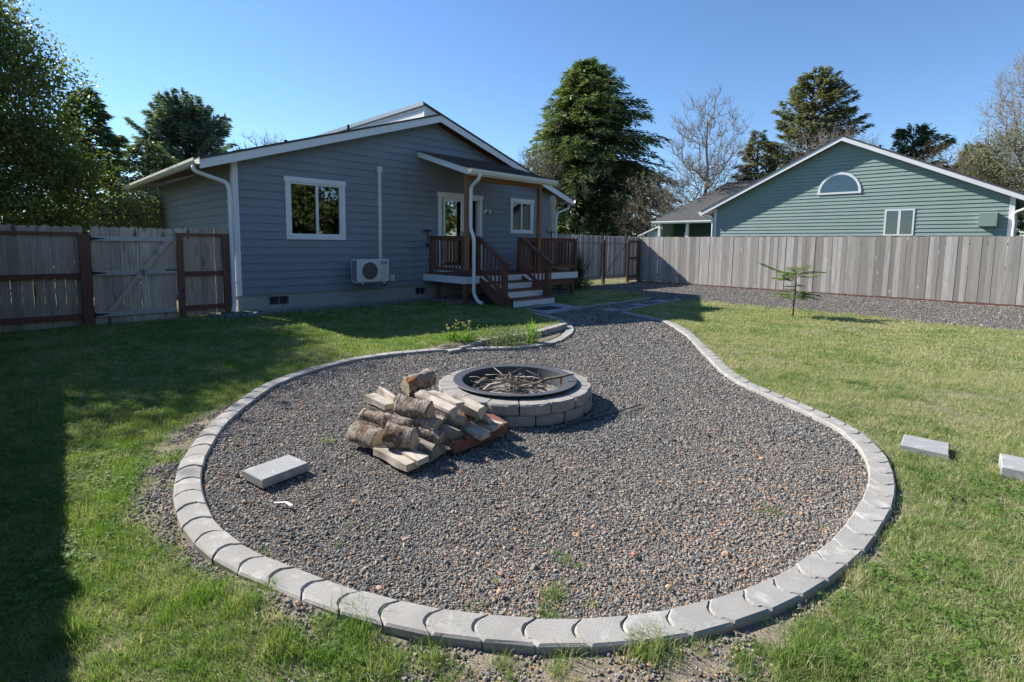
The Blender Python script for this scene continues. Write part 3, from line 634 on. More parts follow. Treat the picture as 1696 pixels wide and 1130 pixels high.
# wall light (two white heads), conduit, outlet box, porch roof
wlb = empty('wall_light', (7.22, -.02, 2.62), parent=house); MB().lathe([(0, -.02), (.06, -.02), (.06, .03), (0, .03)], 12).build('light_base', M['white'], wlb).rotation_euler = (pi/2, 0, 0)
for s in (-1, 1):
    mb = MB(); mb.lathe([(.0, 0), (.03, 0), (.038, -.08), (.065, -.17), (.055, -.165), (.0, -.14)], 14); o = mb.build('lamp_head', M['white'], wlb, True, loc=(s*.07+.03, -.09, .04)); o.rotation_euler = (radians(28), s*radians(-22), 0)
cp = MB().box(3.44, 3.52, -.085, -.022, 1.1, 3.40, ch=.01); cp.build('pipe_cover', M['cream'], house)
MB().box(3.42, 3.54, -.11, -.02, 3.38, 3.55, ch=.015).build('pipe_cover_cap', M['cream'], house)
ob = MB().box(3.78, 3.90, -.07, -.022, .55, .74, ch=.008).build('outlet_box', M['acwhite'], house); MB().box(3.785, 3.895, -.074, -.07, .64, .648).build('box_seam', M['galv'], ob)
PR0, PR1, PZ0, PZ1, PN = 4.68, 7.95, 4.10, 3.42, 2.22
psl = (PZ0-PZ1)/PN; pz = lambda n: PZ0-psl*n
def pslab(x0, x1, n0, n1, up, th): return MB().prism([(x0, -n0, pz(n0)+up), (x0, -n1, pz(n1)+up), (x0, -n1, pz(n1)+up+th), (x0, -n0, pz(n0)+up+th)], (x1-x0, 0, 0))
pr_ = empty('porch_roof', (0, 0, 0), parent=house)
pslab(PR0+.02, PR1-.02, .03, PN-.02, -.03, .03).build('soffit', M['cream'], pr_)
for x in (PR0, PR1-.03): pslab(x, x+.03, .03, PN, -.14, .15).build('rake_board', M['white'], pr_)
MB().box(PR0+.03, PR1-.03, -PN, -PN+.025, pz(PN)-.14, pz(PN)-.0).build('fascia_board', M['white'], pr_)
nr = 15
sh = MB()
for k in range(nr):
    n0 = .02+(PN+.02)*k/nr; n1 = .02+(PN+.02)*(k+1)/nr+.02; x = PR0-.025; col_ = 0
    while x < PR1+.02:
        x1 = min(PR1+.025, x+random.uniform(.16, .32)); sh.prism([(x, -n0, pz(n0)+.012), (x, -n1, pz(n1)+.018), (x, -n1, pz(n1)+.03+random.uniform(0, .006)), (x, -n0, pz(n0)+.014)], (x1-x-.004, 0, 0)); x = x1
sh.build('shingles', M['shingle'], pr_, kind='stuff')
gutter(pr_, (PR0-.02, -PN-.002, pz(PN)+.005), (PR1+.02, -PN-.002, pz(PN)+.005), (0, -1, 0), M['cream'], .12, .115)
MB().box(4.88, 7.78, -1.90, -1.80, 3.20, 3.33+.06).build('porch_beam', M['beam'], house)
for k in range(6):
    x = 4.95+k*.56; pslab(x, x+.04, .05, 2.1, -.13, .1).build('rafter', M['beam'], pr_)
MB().box(4.885, 4.985, -1.9, -1.8, .9, 3.2).build('porch_post', M['beam'], house); MB().box(7.64, 7.74, -1.9, -1.8, .76, 3.2).build('porch_post', M['beam'], house)
ds = MB().tube(curve_pts([(4.98, -PN-.06, pz(PN)-.08), (4.98, -PN-.06, pz(PN)-.20), (4.97, -1.97, 3.02), (4.97, -1.96, 2.85), (4.97, -1.96, 1.96), (5.0, -2.05, 1.74), (5.0, -2.06, 1.55), (5.0, -2.06, .30), (5.02, -2.2, .1), (5.05, -2.34, .06)]), .047, 10).build('downspout', M['white'], house, True)
# drainage piece at the corner
MB().prism([(-.35, -.22, -.01), (.35, -.32, -.01), (.35, -.62, -.01), (-.3, -.5, -.01)], (0, 0, .045)).build('splash_drain', M['greenplastic'], label='green plastic splash drain under the corner downspout', cat='drain', loc=wloc(-.05, 0, .055), rz=HR)

# ------------------------------------------------------------ heat pump
hp = empty('heat_pump', wloc(2.98, .42, .60), HR, 'white outdoor heat pump unit hung low on the blue wall', 'heat pump')
hw, hd, hhh = .44, .15, .57
MB().box(-hw, hw, -hd, hd, 0, hhh, ch=.018).build('casing', M['acwhite'], hp)
mb = MB(); fx = -.1; mb.lathe([(.215, 0), (.235, 0), (.235, .012), (.215, .016)], 32); o = mb.build('fan_ring', M['acwhite'], hp, loc=(fx, -hd, hhh/2)); o.rotation_euler = (pi/2, 0, 0)
o = MB().lathe([(0, .001), (.215, .001), (.215, .004), (0, .004)], 32).build('fan_grille', M['acfan'], hp, loc=(fx, -hd-.001, hhh/2)); o.rotation_euler = (pi/2, 0, 0)
gb = MB()
for k in range(9):
    x = -.18+k*.045; q = sqrt(max(.0, .213**2-x*x)); gb.tube([(x, 0, -q), (x, 0, q)], .0045, 5)
for k in (-1, 0, 1): gb.tube([(-sqrt(.213**2-(k*.09)**2), .004, k*.09), (sqrt(.213**2-(k*.09)**2), .004, k*.09)], .003, 5)
gb.tube([(.03*cos(a_*pi/6), -.003, .03*sin(a_*pi/6)) for a_ in range(13)], .01, 5)
gb.build('grille_bars', M['galv'], hp, loc=(fx, -hd-.012, hhh/2))
b_ = MB().box(.215, .375, -hd-.006, -hd-.001, .44, .52).build('badge', M['aclabel'], hp); MB().box(.235, .355, -hd-.009, -hd-.006, .465, .495).build('badge_strip', M['acwhite'], b_)
lv = MB(); [lv.box(.2, .40, -hd-.005, -hd-.001, .06+k*.042, .066+k*.042) for k in range(8)]; lv.build('front_ribs', M['galv'], hp)
sv = MB()
for i in range(3):
    for k in range(9): sv.box(-hw-.004, -hw-.001, -hd+.05+i*.075, -hd+.10+i*.075, .05+k*.055, .088+k*.055)
sv.build('side_vents', M['black2'], hp)
for x in (-.3, .3): MB().box(x-.02, x+.02, -hd-.01, hd+.1, -.04, 0).build('bracket', M['acwhite'], hp)
MB().box(-hw+.03, hw-.03, -hd+.02, -hd+.04, -.015, 0.0).build('base_rail', M['galv'], hp)
MB().tube(curve_pts([(hw-.0, .0, .28), (hw+.05, -.0, .22), (hw+.07, .02, -.05), (hw-.02, .06, -.14), (hw-.12, .1, -.06), (hw-.14, .1, .0)]), .013, 6).build('cable', M['black'], hp, True)
MB().box(hw, hw+.02, -.06, .06, .05, .30, ch=.006).build('valve_cover', M['acwhite'], hp)
MB().tube([(-.05, 0, hhh), (-.0, .03, hhh+.012)], .006, 5).build('cable_stub', M['black'], hp)

# ------------------------------------------------------------ deck
deck = empty('deck', wloc(7.2, 0), HR, 'raised brown timber deck with white fascia, railings and four steps behind the house', 'deck')
dx = 7.2; D0, D1, DN, DZ = 4.86-dx, 9.6-dx, 1.86, .76
nb = int((DN-.03)/.145)+1
for k in range(nb): y = -.03-k*.145; MB().box(D0+.01, D1-.01, max(y-.138, -DN+.005), y, DZ-.03, DZ).build('deck_board', M['deck'], deck)
MB().box(D0, D0+.03, -DN, -.03, DZ-.22, DZ-.032).build('fascia', M['white'], deck); MB().box(D1-.03, D1, -DN, -.03, DZ-.22, DZ-.032).build('fascia', M['white'], deck)
ST0, ST1 = 5.42-dx, 6.98-dx
MB().box(D0+.03, D1-.03, -DN, -DN+.028, DZ-.22, DZ-.032).build('fascia', M['white'], deck)
MB().box(D0+.1, D1-.1, -DN+.06, -DN+.1, DZ-.42, DZ-.235).box(D0+.1, D1-.1, -.3, -.26, DZ-.25, DZ-.05).build('rim_joist', M['brown'], deck)
for x in (5.5, 6.3, 7.1, 7.9, 8.7): MB().box(x-dx, x-dx+.04, -DN+.1, -.04, DZ-.2, DZ-.035).build('joist', M['brown'], deck)
for (x, n_) in ((4.90, 1.82), (7.3, 1.78), (9.42, 1.78), (9.42, .6), (4.95, .6)): MB().box(x-dx, x-dx+.09, -n_, -n_+.09, -.05, DZ-.235 if n_ > 1 else DZ-.25).build('support_post', M['brown'], deck)
steps = [(3.14, .19), (2.72, .38), (2.30, .57)]
prev = None
for k, (n_, z) in enumerate(steps):
    nn = steps[k+1][0] if k < 2 else DN
    MB().box(ST0, ST1, -n_, -nn-.001 if k < 2 else -nn-.002, z-.022, z).build('tread', M['deck'], deck)
    MB().box(ST0, ST1+.0, -n_+.03, -n_+.055, z-.19+.003, z-.024).build('riser', M['white'], deck)
for x in (ST0-.045, ST1+.005):
    MB().prism([(x, -3.05, 0), (x, -3.05, .13), (x, -DN-.003, .70), (x, -DN-.003, .42), (x, -2.6, 0)], (.04, 0, 0)).build('stringer', M['brown'], deck)
RT_ = 1.77
def rail(p, q, zt, zb_, n_bal, name=''):
    """straight level or sloping railing between two spots: top rail, bottom rail and balusters"""
    p = Vector(p); q = Vector(q)
    MB().bar(p+Vector((0, 0, zt[0])), q+Vector((0, 0, zt[1])), .13, .035).build('top_rail', M['deck'], deck)
    MB().bar(p+Vector((0, 0, zt[0]-.06)), q+Vector((0, 0, zt[1]-.06)), .04, .08).build('sub_rail', M['deck'], deck)
    MB().bar(p+Vector((0, 0, zb_[0])), q+Vector((0, 0, zb_[1])), .04, .09).build('bottom_rail', M['deck'], deck)
    for k in range(n_bal):
        f = (k+.5)/n_bal; c = p.lerp(q, f); a = zb_[0]+(zb_[1]-zb_[0])*f; b = zt[0]+(zt[1]-zt[0])*f-.06
        o = MB().box(-.019, .019, -.019, .019, a-.03, b).build('baluster', M['deck'], deck, loc=(c.x, c.y, 0))
def post(x, n_, z0, z1, w_=.09): MB().box(x-dx-w_/2, x-dx+w_/2, -n_-w_/2, -n_+w_/2, z0, z1, ch=.006).build('rail_post', M['deck'], deck)
post(4.93, .32, DZ, RT_-.02); post(4.93, 1.75, DZ, RT_-.02); post(5.37, 1.80, DZ, RT_-.02); post(6.93, 1.80, DZ, RT_-.02); post(7.62, 1.73, DZ, RT_-.02); post(9.5, 1.80, DZ, RT_-.02); post(9.5, .1, DZ, RT_-.02)
rail((4.93-dx, -.28, 0), (4.93-dx, -1.72, 0), (RT_, RT_), (.90, .90), 10)
rail((4.93-dx, -1.80, 0), (5.37-dx, -1.80, 0), (RT_, RT_), (.90, .90), 3)
rail((6.93-dx, -1.80, 0), (9.55-dx, -1.80, 0), (RT_+.002, RT_+.002), (.90, .90), 18)
rail((9.5-dx, -1.74, 0), (9.5-dx, -.05, 0), (RT_-.002, RT_-.002), (.90, .90), 12)
for x, base in ((5.33, 0), (6.98, .19)):
    MB().box(x-dx-.045, x-dx+.045, -2.86, -2.77, base-.02 if base else -.05, 1.13, ch=.006).build('newel_post', M['deck'], deck)
    rail((x-dx, -1.85, 0), (x-dx, -3.02, 0), (RT_, 1.07), (.92, .22), 8)
# solar light on rail end
sq = W(4.95, .12, 0)
sl_ = empty('solar_light', (sq[0], sq[1], 1.80), HR, 'small black solar spotlight at the wall end of the deck rail', 'solar light')
o = MB().box(-.11, .11, -.07, .07, 0, .015, ch=.004).build('solar_panel', M['black'], sl_, loc=(0, 0, .13)); o.rotation_euler = (radians(18), 0, 0)
MB().tube([(0, 0, -.25), (0, 0, .13)], .012, 6).build('stem', M['black'], sl_); MB().box(-.05, .05, -.05, .03, -.32, -.22, ch=.008).build('lamp_body', M['black'], sl_)
# umbrella
uc = W(9.1, 1.15)
um = empty('patio_umbrella', (uc[0], uc[1], DZ), 0, 'folded taupe patio umbrella standing on the deck behind the right railing', 'umbrella')
MB().tube([(0, 0, .05), (0, 0, 2.42)], .019, 8).build('pole', M['black'], um); MB().lathe([(0, 0), (.22, 0), (.22, .04), (.05, .07), (.03, .2), (0, .2)], 18).build('base', M['black'], um)
V = []; Fc = []; prof = [(.03, 2.40), (.085, 2.28), (.10, 2.20), (.075, 2.05), (.085, 1.85), (.07, 1.65), (.05, 1.58), (.09, 1.45), (.13, 1.30), (.14, 1.22), (.02, 1.25)]; nf = 32
for r_, z in prof:
    for j in range(nf): a = 2*pi*j/nf; k = 1+.28*cos(8*a)+.1*sin(3*a+z*4); V.append((r_*k*cos(a), r_*k*sin(a), z+.015*cos(8*a)))
for k in range(len(prof)-1):
    for j in range(nf): Fc.append((k*nf+j, k*nf+(j+1) % nf, (k+1)*nf+(j+1) % nf, (k+1)*nf+j))
MB().add(V, Fc).build('canopy', M['umbrella'], um, True); MB().tube([(.07*cos(a*pi/8), .07*sin(a*pi/8), 1.58) for a in range(17)], .012, 5).build('strap', M['umbrella'], um)

# ------------------------------------------------------------ fences
def picket(h, w_, dog=True, th=.018, seed=0):
    r = random.Random(seed); e = .03 if dog else 0
    if dog: p = [(-w_/2, 0, 0), (w_/2, 0, 0), (w_/2, 0, h-e), (w_/2-e, 0, h), (-w_/2+e, 0, h), (-w_/2, 0, h-e)]
    else: p = [(-w_/2, 0, 0), (w_/2, 0, 0), (w_/2, 0, h), (-w_/2, 0, h)]
    return MB().prism(p, (0, th, 0)).mesh('picket', None or M['fence_new'])
def run_pickets(root, x0, x1, y, z0, h, meshes, w_=.14, jit=.012, gap=.002, tilt=.004, names='picket'):
    n = max(1, round((x1-x0)/(w_+gap))); st = (x1-x0)/n
    for k in range(n):
        o = place(names, random.choice(meshes), root, (x0+(k+.5)*st, y+random.uniform(-.003, .006), z0+random.uniform(-jit, jit)))
        o.scale = ((st-random.uniform(.001, .008))/w_, 1, h+random.uniform(-.004, .004)); o.rotation_euler = (0, random.uniform(-tilt, tilt), 0)
def pmesh(mat, w_, dog, e_h):
    out = []
    for k in range(4):
        me = picket(1., w_, dog, .014+.003*k); me.materials.clear(); me.materials.append(mat)
        if dog:
            for v in me.vertices:
                if .9 < v.co.z < .999: v.co.z = 1-.03/e_h
        out.append(me)
    return out
PKN = pmesh(M['fence_new'], .14, True, 1.83); PKO = pmesh(M['fence_old'], .14, False, 1.97); PKM = pmesh(M['fence_old'], .14, True, 1.95)
lf = empty('left_fence', wloc(-4.5, 0), HR, 'cedar picket fence with red brown posts and rails left of the gate', 'fence'); lf.location = wloc(-4.5, 0)
lf.name = 'picket_fence'; x_ = -4.5
run_pickets(lf, -3.0, 1.97, .05, -.04, 1.86, PKN)
for z, h_ in ((1.66, .05), (.88, .09), (.14, .09)): MB().box(-3.0, 1.90, -.0, .045, z, z+h_).build('rail', M['brown'], lf)
for x in (1.90, -.55, -3.05): MB().box(x, x+.155, -.055, .045, -.1, 1.70).build('post', M['brown'], lf)
gt = empty('garden_gate', wloc(-2.43, 0), HR, 'weathered picket gate with diagonal brace and black hinges', 'gate')
run_pickets(gt, .0, 1.30, .03, .0, 1.82, PKN)
for z, h_ in ((1.56, .085), (.92, .085), (.15, .09)): MB().box(.01, 1.28, -.012, .026, z, z+h_).build('gate_rail', M['greyrail'], gt)
o = MB().bar((.22, -.0, .245), (1.18, -.0, 1.55), .028, .09, (0, -1, 0)); o = MB().prism([(.18, -.012, .245), (.29, -.012, .245), (1.24, -.012, 1.555), (1.12, -.012, 1.555)], (0, .036, 0)).build('brace', M['fence_new'], gt)
for z in (1.60, .965, .195):
    MB().box(-.06, .0, -.03, -.013, z-.05, z+.05).prism([(.0, -.02, z-.028), (.0, -.02, z+.028), (.2, -.02, z+.006), (.2, -.02, z-.006)], (0, .006, 0)).tube([(.0, -.03, z-.05), (.0, -.03, z+.05)], .009, 6).build('hinge', M['black'], gt)
MB().box(1.12, 1.27, -.022, -.013, .985, 1.005).box(1.27, 1.40, -.022, -.013, .985, 1.005).build('latch', M['black'], gt)
f2 = empty('picket_fence', wloc(-1.1, 0), HR, 'short cedar fence panel with brown frame between gate and blue house', 'fence')
run_pickets(f2, -.0, .98, .05, .05, 1.78, PKN, w_=.14)
for z, h_ in ((1.68, .05), (.86, .09), (.16, .09)): MB().box(.12, .84, 0, .045, z, z+h_).build('rail', M['brown'], f2)
for x, w_ in ((0., .115), (.84, .13)): MB().box(x, x+w_, -.05, .04, -.1, 1.73).build('post', M['brown'], f2)
# side fence just out of view to the left; it throws the long straight shadow
sf = empty('picket_fence', (-8.88, 8.62, 0), radians(-48.7), 'cedar side fence running along the left boundary beside the lawn', 'fence')
run_pickets(sf, 0, 12, .03, -.04, 1.87, PKN)
for z in (.2, .9, 1.6): MB().box(0, 12, .05, .09, z, z+.09).build('rail', M['brown'], sf)
for k in range(6): MB().box(k*2.4, k*2.4+.1, .05, .15, -.1, 1.7).build('post', M['brown'], sf)
# right boundary fence
R0 = W(16.6, -.2)
rf = empty('picket_fence', tuple(R0), -pi/4, 'long tall weathered grey board fence along the right side of the gravel', 'fence')
run_pickets(rf, 0, 17, -.02, .04, 1.93, PKO, w_=.135, jit=.008, gap=0, tilt=.006)
for z in (.3, 1.0, 1.7): MB().box(0, 17, .02, .06, z, z+.09).build('rail', M['fence_old'], rf)
for k in range(8): MB().box(k*2.4+.1, k*2.4+.2, .02, .12, -.1, 1.85).build('post', M['fence_old'], rf)
for k in range(7): MB().box(k*2.45, k*2.45+2.44, -.026, -.0205, -.08, .038).build('kickboard', M['brown'], rf)
# back fence with double gate
bf = empty('picket_fence', wloc(10.6, -.12), HR, 'grey picket fence with metal framed double gate right of the house', 'fence')
run_pickets(bf, .05, 1.4, .05, .06, 1.92, PKM); run_pickets(bf, 5.10, 5.98, .05, .06, 1.90, PKM)
for z in (1.72, 1.0, .2): MB().box(5.12, 5.9, 0, .045, z, z+.09).build('rail', M['brown'], bf)
for x in (3.18, 4.98, 5.86): MB().box(x, x+.11, -.06, .04, -.1, 1.80).build('post', M['brown'], bf)
MB().box(1.3, 1.4, -.06, .04, -.1, 1.80).build('post', M['fence_old'], bf)
for k, (a, b) in enumerate(((1.42, 3.16), (3.31, 4.96))):
    dg = empty('gate_leaf', wloc(10.6+a, -.12), HR, ('left' if k == 0 else 'right')+' leaf of the grey double gate in the back fence', 'gate', 'leaves of the double gate')
    run_pickets(dg, .0, b-a, .03, .20, 1.77, PKM)
    w_ = b-a; o = MB().box(.02, w_-.02, -.02, .015, 1.66, 1.70).box(.02, w_-.02, -.02, .015, .30, .34).box(.02, .06, -.02, .015, .34, 1.66).box(w_-.06, w_-.02, -.02, .015, .34, 1.66).build('metal_frame', M['galv'], dg)
    if k == 0: MB().box(w_-.0, w_+.06, -.04, -.02, 1.15, 1.24).build('latch', M['black'], dg)
    else: MB().bar((.1, -.0, .36), (w_-.1, -.0, 1.64), .01, .03, (0, -1, 0)).build('brace_rod', M['galv'], dg)

# ------------------------------------------------------------ green house
GP = np.array([15.9, 16.5, 0.]); gh = empty('green_house', tuple(GP), -pi/4+pi, 'green lap sided neighbouring house with white trim behind the right fence', 'house')
# frame: x runs to the far left corner, +y faces the yard.  Build with yard side = +y
gh.rotation_euler = (0, 0, 3*pi/4); GL = 9.65; GE, GSL = 3.02, .49
groof = lambda s: GE+(min(s, GL-s)+.5)*GSL
def gtr(z):
    if z < groof(0): return (0, GL)
    e = (z-GE)/GSL-.5
    return (e, GL-e) if e < GL/2 else None
# the outside looks along +y here: mirror by using sign=+1
gops = [(3.97, 5.55, 3.37, 4.08), (2.62, 3.42, 1.60, 2.62)]
def gx(px, y_off=0.):                                       # where a bearing of the survey picture meets the gable wall
    t_ = (px-CX)/F; return (GP[0]-t_*GP[1])/(.7071*(1+t_))
arc = (gx(1416), gx(1345)); sw = (gx(1507), gx(1457))
gops = [(sw[0]+.06, sw[1]-.06, 2.10, 2.94)]
siding(gh, M['green'], 0, GL, .3, 42, .134, gtr, gops, 0., 1, 'x', 3.0)
gc = MB()
for (a, b, c, e) in clipx(gops, .0, groof(0), 0, GL): gc.box(a, b, -.12, -.002, c, e)
gc.prism([(0, -.12, groof(0)), (GL, -.12, groof(0)), (GL/2, -.12, groof(GL/2))], (0, .118, 0)); gc.box(0, .12, -9, -.12, 0, groof(0)-.02); gc.box(GL-.12, GL, -9, -.12, 0, groof(0)-.02); gc.box(0, GL, -9.1, -9, 0, groof(0)); gc.build('wall', M['green'], gh)
gzl = lambda s: GE+(s+.5)*GSL; gzr = lambda s: GE+(GL+.5-s)*GSL; go = .32
for (a, b, f) in ((-.5, GL/2, gzl), (GL/2, GL+.5, gzr)):
    slab(a, f(a)+.12, b, f(b)+.12, -9.3, go+.02, .05).build('roof', M['shingle_g'], gh)
    slab(a, f(a)-.04, b-.001 if a < 0 else b, f(b)-.04, go-.03, go, .16).build('rake_board', M['white'], gh)
    slab(a, f(a)+.09, b, f(b)+.09, -9.2, go-.02, .03).build('soffit', M['white'], gh)
for x in (-.03, GL-.10): MB().box(x, x+.13, 0, .035, 0, groof(0)).build('corner_trim', M['white'], gh)
gw = empty('window', ((sw[0]+sw[1])/2, 0, 2.10), pi, parent=gh); q = (sw[1]-sw[0])/2-.06; Z = .84
MB().box(-q-.05, -q, -.035, 0, 0, Z).box(q, q+.05, -.035, 0, 0, Z).box(-q-.05, q+.05, -.035, 0, Z, Z+.05).box(-q-.05, q+.05, -.035, 0, -.05, 0).box(-.035, .035, -.03, .0, 0, Z).build('frame', M['white'], gw)
for a, b in ((-q, -.035), (.035, q)): MB().box(a, b, .0, .004, 0, Z).build('pane', M['glass'], gw)
cm = MB(); x = -q
while x < q-.03: cm.add([(x, .05, 0), (x+.05, .08, 0), (x+.05, .08, Z), (x, .05, Z)], [(0, 1, 2, 3)]); x += .075
cm.build('blind', M['curtain'], gw, kind='stuff'); MB().box(-q, q, .3, .31, 0, Z).build('interior', M['room'], gw)
# half round window: arch trim, glass
ac, ar = (arc[0]+arc[1])/2, (arc[1]-arc[0])/2; az = 3.66; ah = .80; aw = empty('arched_window', (ac, .0, az), pi, parent=gh)
k_ = 20; outer = [(ar*cos(pi*i/k_), ah*sin(pi*i/k_)) for i in range(k_+1)]; inner = [((ar-.09)*cos(pi*i/k_), .05+(ah-.14)*sin(pi*i/k_)) for i in range(k_+1)]
V = [(x, y_, z) for y_ in (-.045, .0) for (x, z) in outer+inner]; n1 = k_+1; Fc = []
for i in range(k_): Fc += [(i, i+1, n1+i+1, n1+i), (n1+i, n1+i+1, 3*n1+i+1, 3*n1+i), (i, i+1, 2*n1+i+1, 2*n1+i)]
MB().add(V, Fc).box(-ar, ar, -.05, 0, -.02, .05).build('arch_trim', M['white'], aw)
MB().prism([(x, -.028, z) for x, z in inner], (0, .004, 0)).build('pane', M['glass'], aw); MB().prism([(x, -.0235, z) for x, z in inner], (0, .001, 0)).build('dark_backing', M['room'], aw)
vx = gx(1627); MB().box(vx-.22, vx+.22, 0, .18, 2.33, 2.80, ch=.02).build('vent_hood', M['green'], gh)
MB().tube(curve_pts([(-.62, .2, 3.15), (-.62, .2, 3.05), (-.02, .1, 2.75), (-.05, .09, 2.5), (-.05, .09, .2)]), .045, 8).build('downspout', M['white'], gh, True)
gutter(gh, (-.5, go, gzl(-.5)+.13), (-.5, -9.2, gzl(-.5)+.13), (-1, 0, 0), M['white'], .12, .12); gutter(gh, (GL+.5, go, gzr(GL+.5)+.13), (GL+.5, -9.2, gzr(GL+.5)+.13), (1, 0, 0), M['white'], .12, .12)
MB().tube(curve_pts([(GL+.6, .12, 3.12), (GL+.6, .12, 3.0), (GL+.05, .08, 2.78), (GL+.04, .08, 2.5), (GL+.04, .08, .2)]), .045, 8).build('downspout', M['white'], gh, True)
MB().tube([(4.2, -3, gzl(4.2)), (4.2, -3, gzl(4.2)+.5)], .05, 8).build('roof_vent_pipe', M['black'], gh)
# porch wing at its far left end
wg = empty('porch_wing', (GL, -1.0, 0), parent=gh)
we, wr = 2.75, 4.9
MB().prism([(.0, .35, we), (3.3, .35, we), (3.3, .35, we+.05), (.0, .35, we+.05)], (0, -.01, 0)).build('eave_trim', M['white'], wg)
MB().add([(-2.6, .4, we+.05), (3.45, .4, we+.05), (3.45, -6.5, we+.05), (1.2, -3.0, wr), (-2.6, -3.0, wr)], [(0, 1, 3, 4), (1, 2, 3)]).build('roof', M['shingle_g'], wg)
gutter(wg, (.2, .4, we+.06), (3.45, .4, we+.06), (0, 1, 0), M['white'], .12, .11)
MB().box(0, 3.2, -1.3, -1.2, 0, we).build('wall', M['dgreen'], wg); MB().box(3.1, 3.2, -1.2, .0, 0, we).build('wall', M['green'], wg)
for x in (1.62, 3.1): MB().box(x, x+.12, .12, .24, 0, we).build('porch_post', M['white'], wg)
MB().box(.8, 1.4, -1.19, -1.17, .5, 2.3).build('door', M['dgreen'], wg)
MB().box(2.35, 2.47, -1.15, -1.1, 2.05, 2.3).build('wall_lamp', M['white'], wg)
MB().prism([(3.3, .2, 2.5), (4.4, .2, 2.05), (4.4, .2, 2.12), (3.3, .2, 2.57)], (0, -2, 0)).build('lean_to_roof', M['white'], wg); MB().box(3.32, 3.9, -.1, .1, 0, 2.35).build('lean_to_wall', M['green'], wg); MB().box(4.1, 4.2, .0, .1, 0, 2.2).build('lean_to_post', M['white'], wg)

# ------------------------------------------------------------ trees
def tree_thing(kindname, x, y, label, group=None):
    return empty(kindname, (x, y, 0), 0, label, 'tree' if 'shrub' not in kindname and 'bush' not in kindname else 'shrub', group)
def limb_net(targets, trunk, r0, seed=0, mid=2, wob=.12):
    """grow limbs from trunk nodes to target points; returns segment arrays"""
    r = np.random.default_rng(seed); nodes = [np.array(p, float) for p in trunk]; par = [-1]+list(range(len(trunk)-1)); cnt = [0]*len(trunk)
    T = sorted(targets, key=lambda p: np.hypot(p[0]-trunk[0][0], p[1]-trunk[0][1])+.3*p[2])
    arr = np.zeros((len(T)*(mid+1)+len(nodes)+5, 3)); arr[:len(nodes)] = nodes; m = len(nodes)
    for t in T:
        d = arr[:m]-t; dist = np.sqrt((d**2).sum(1))+np.maximum(0, d[:, 2]+.0)*1.6; j = int(np.argmin(dist)); a = arr[j].copy(); prev = j
        L = np.linalg.norm(t-a)
        for k in range(1, mid+2):
            f = k/(mid+1); p = a*(1-f)+t*f+(r.normal(0, wob*L*.4, 3) if k <= mid else 0); p[2] -= 0.06*L*sin(pi*f)
            arr[m] = p; par.append(prev); cnt.append(0); prev = m; m += 1
    cnt = np.zeros(m); kids = np.zeros(m, int)
    for i in range(1, m): kids[par[i]] += 1
    for i in range(m-1, 0, -1):
        if kids[i] == 0: cnt[i] += 1
        cnt[par[i]] += cnt[i]
    cnt[0] = max(cnt[0], 1); R = r0*(np.maximum(cnt, .6)/cnt[0])**.48; i = np.arange(1, m); p = np.array(par[1:m])
    return arr[p], arr[i], np.minimum(R[p], R[i]*1.5), R[i]
def broadleaf(name, x, y, h, blobs, nclus, nleaf, lsize, mat, label, seed, bark='bark', trunk_r=.14, cr=.36, group=None, up=.3, base=None):
    r = np.random.default_rng(seed); root = tree_thing(name, x, y, label, group); B = np.array(blobs, float); wgt = (B[:, 3]*B[:, 4]*B[:, 5]); wgt /= wgt.sum(); Cc = []
    while len(Cc) < nclus:
        b = B[r.choice(len(B), p=wgt)]; d = nrm(r.normal(size=3)); q = r.uniform(.45, 1.)**.5; d[2] = max(d[2], -.98); p = b[:3]+d*b[3:6]*q
        if p[2] > .15: Cc.append(p)
    Cc = np.array(Cc); tr = [(0, 0, 0), (.05, .02, h*.12), (.02, -.03, h*.25), (-.03, .02, h*.4), (0, .04, h*.55), (.02, 0, h*.7)]
    P0, P1, R0_, R1_ = limb_net(list(Cc), tr, trunk_r, seed); V, Fq = segs(P0, P1, R0_, R1_, 5); place('trunk', arr_mesh('trunk', V, Fq, M[bark], smooth=True), root)
    k = nleaf//nclus; P = np.repeat(Cc, k, 0)+np.clip(r.normal(size=(nclus*k, 3)), -1.7, 1.7)*cr*np.array([1, 1, .75]); n = len(P)
    D = r.normal(size=(n, 3))+[0, 0, -.15]; N_ = r.normal(size=(n, 3))*.8+[0, 0, up+.6]; L = lsize*r.uniform(.6, 1.3, n)
    V, Fq = leaves(P, D, N_, L, L*.55); tint = np.clip(np.repeat(r.uniform(0, 1, nclus), k)*.55+r.uniform(0, .5, n), 0, 1)
    place('crown', arr_mesh('crown', V, Fq, M[mat], tint), root); return root
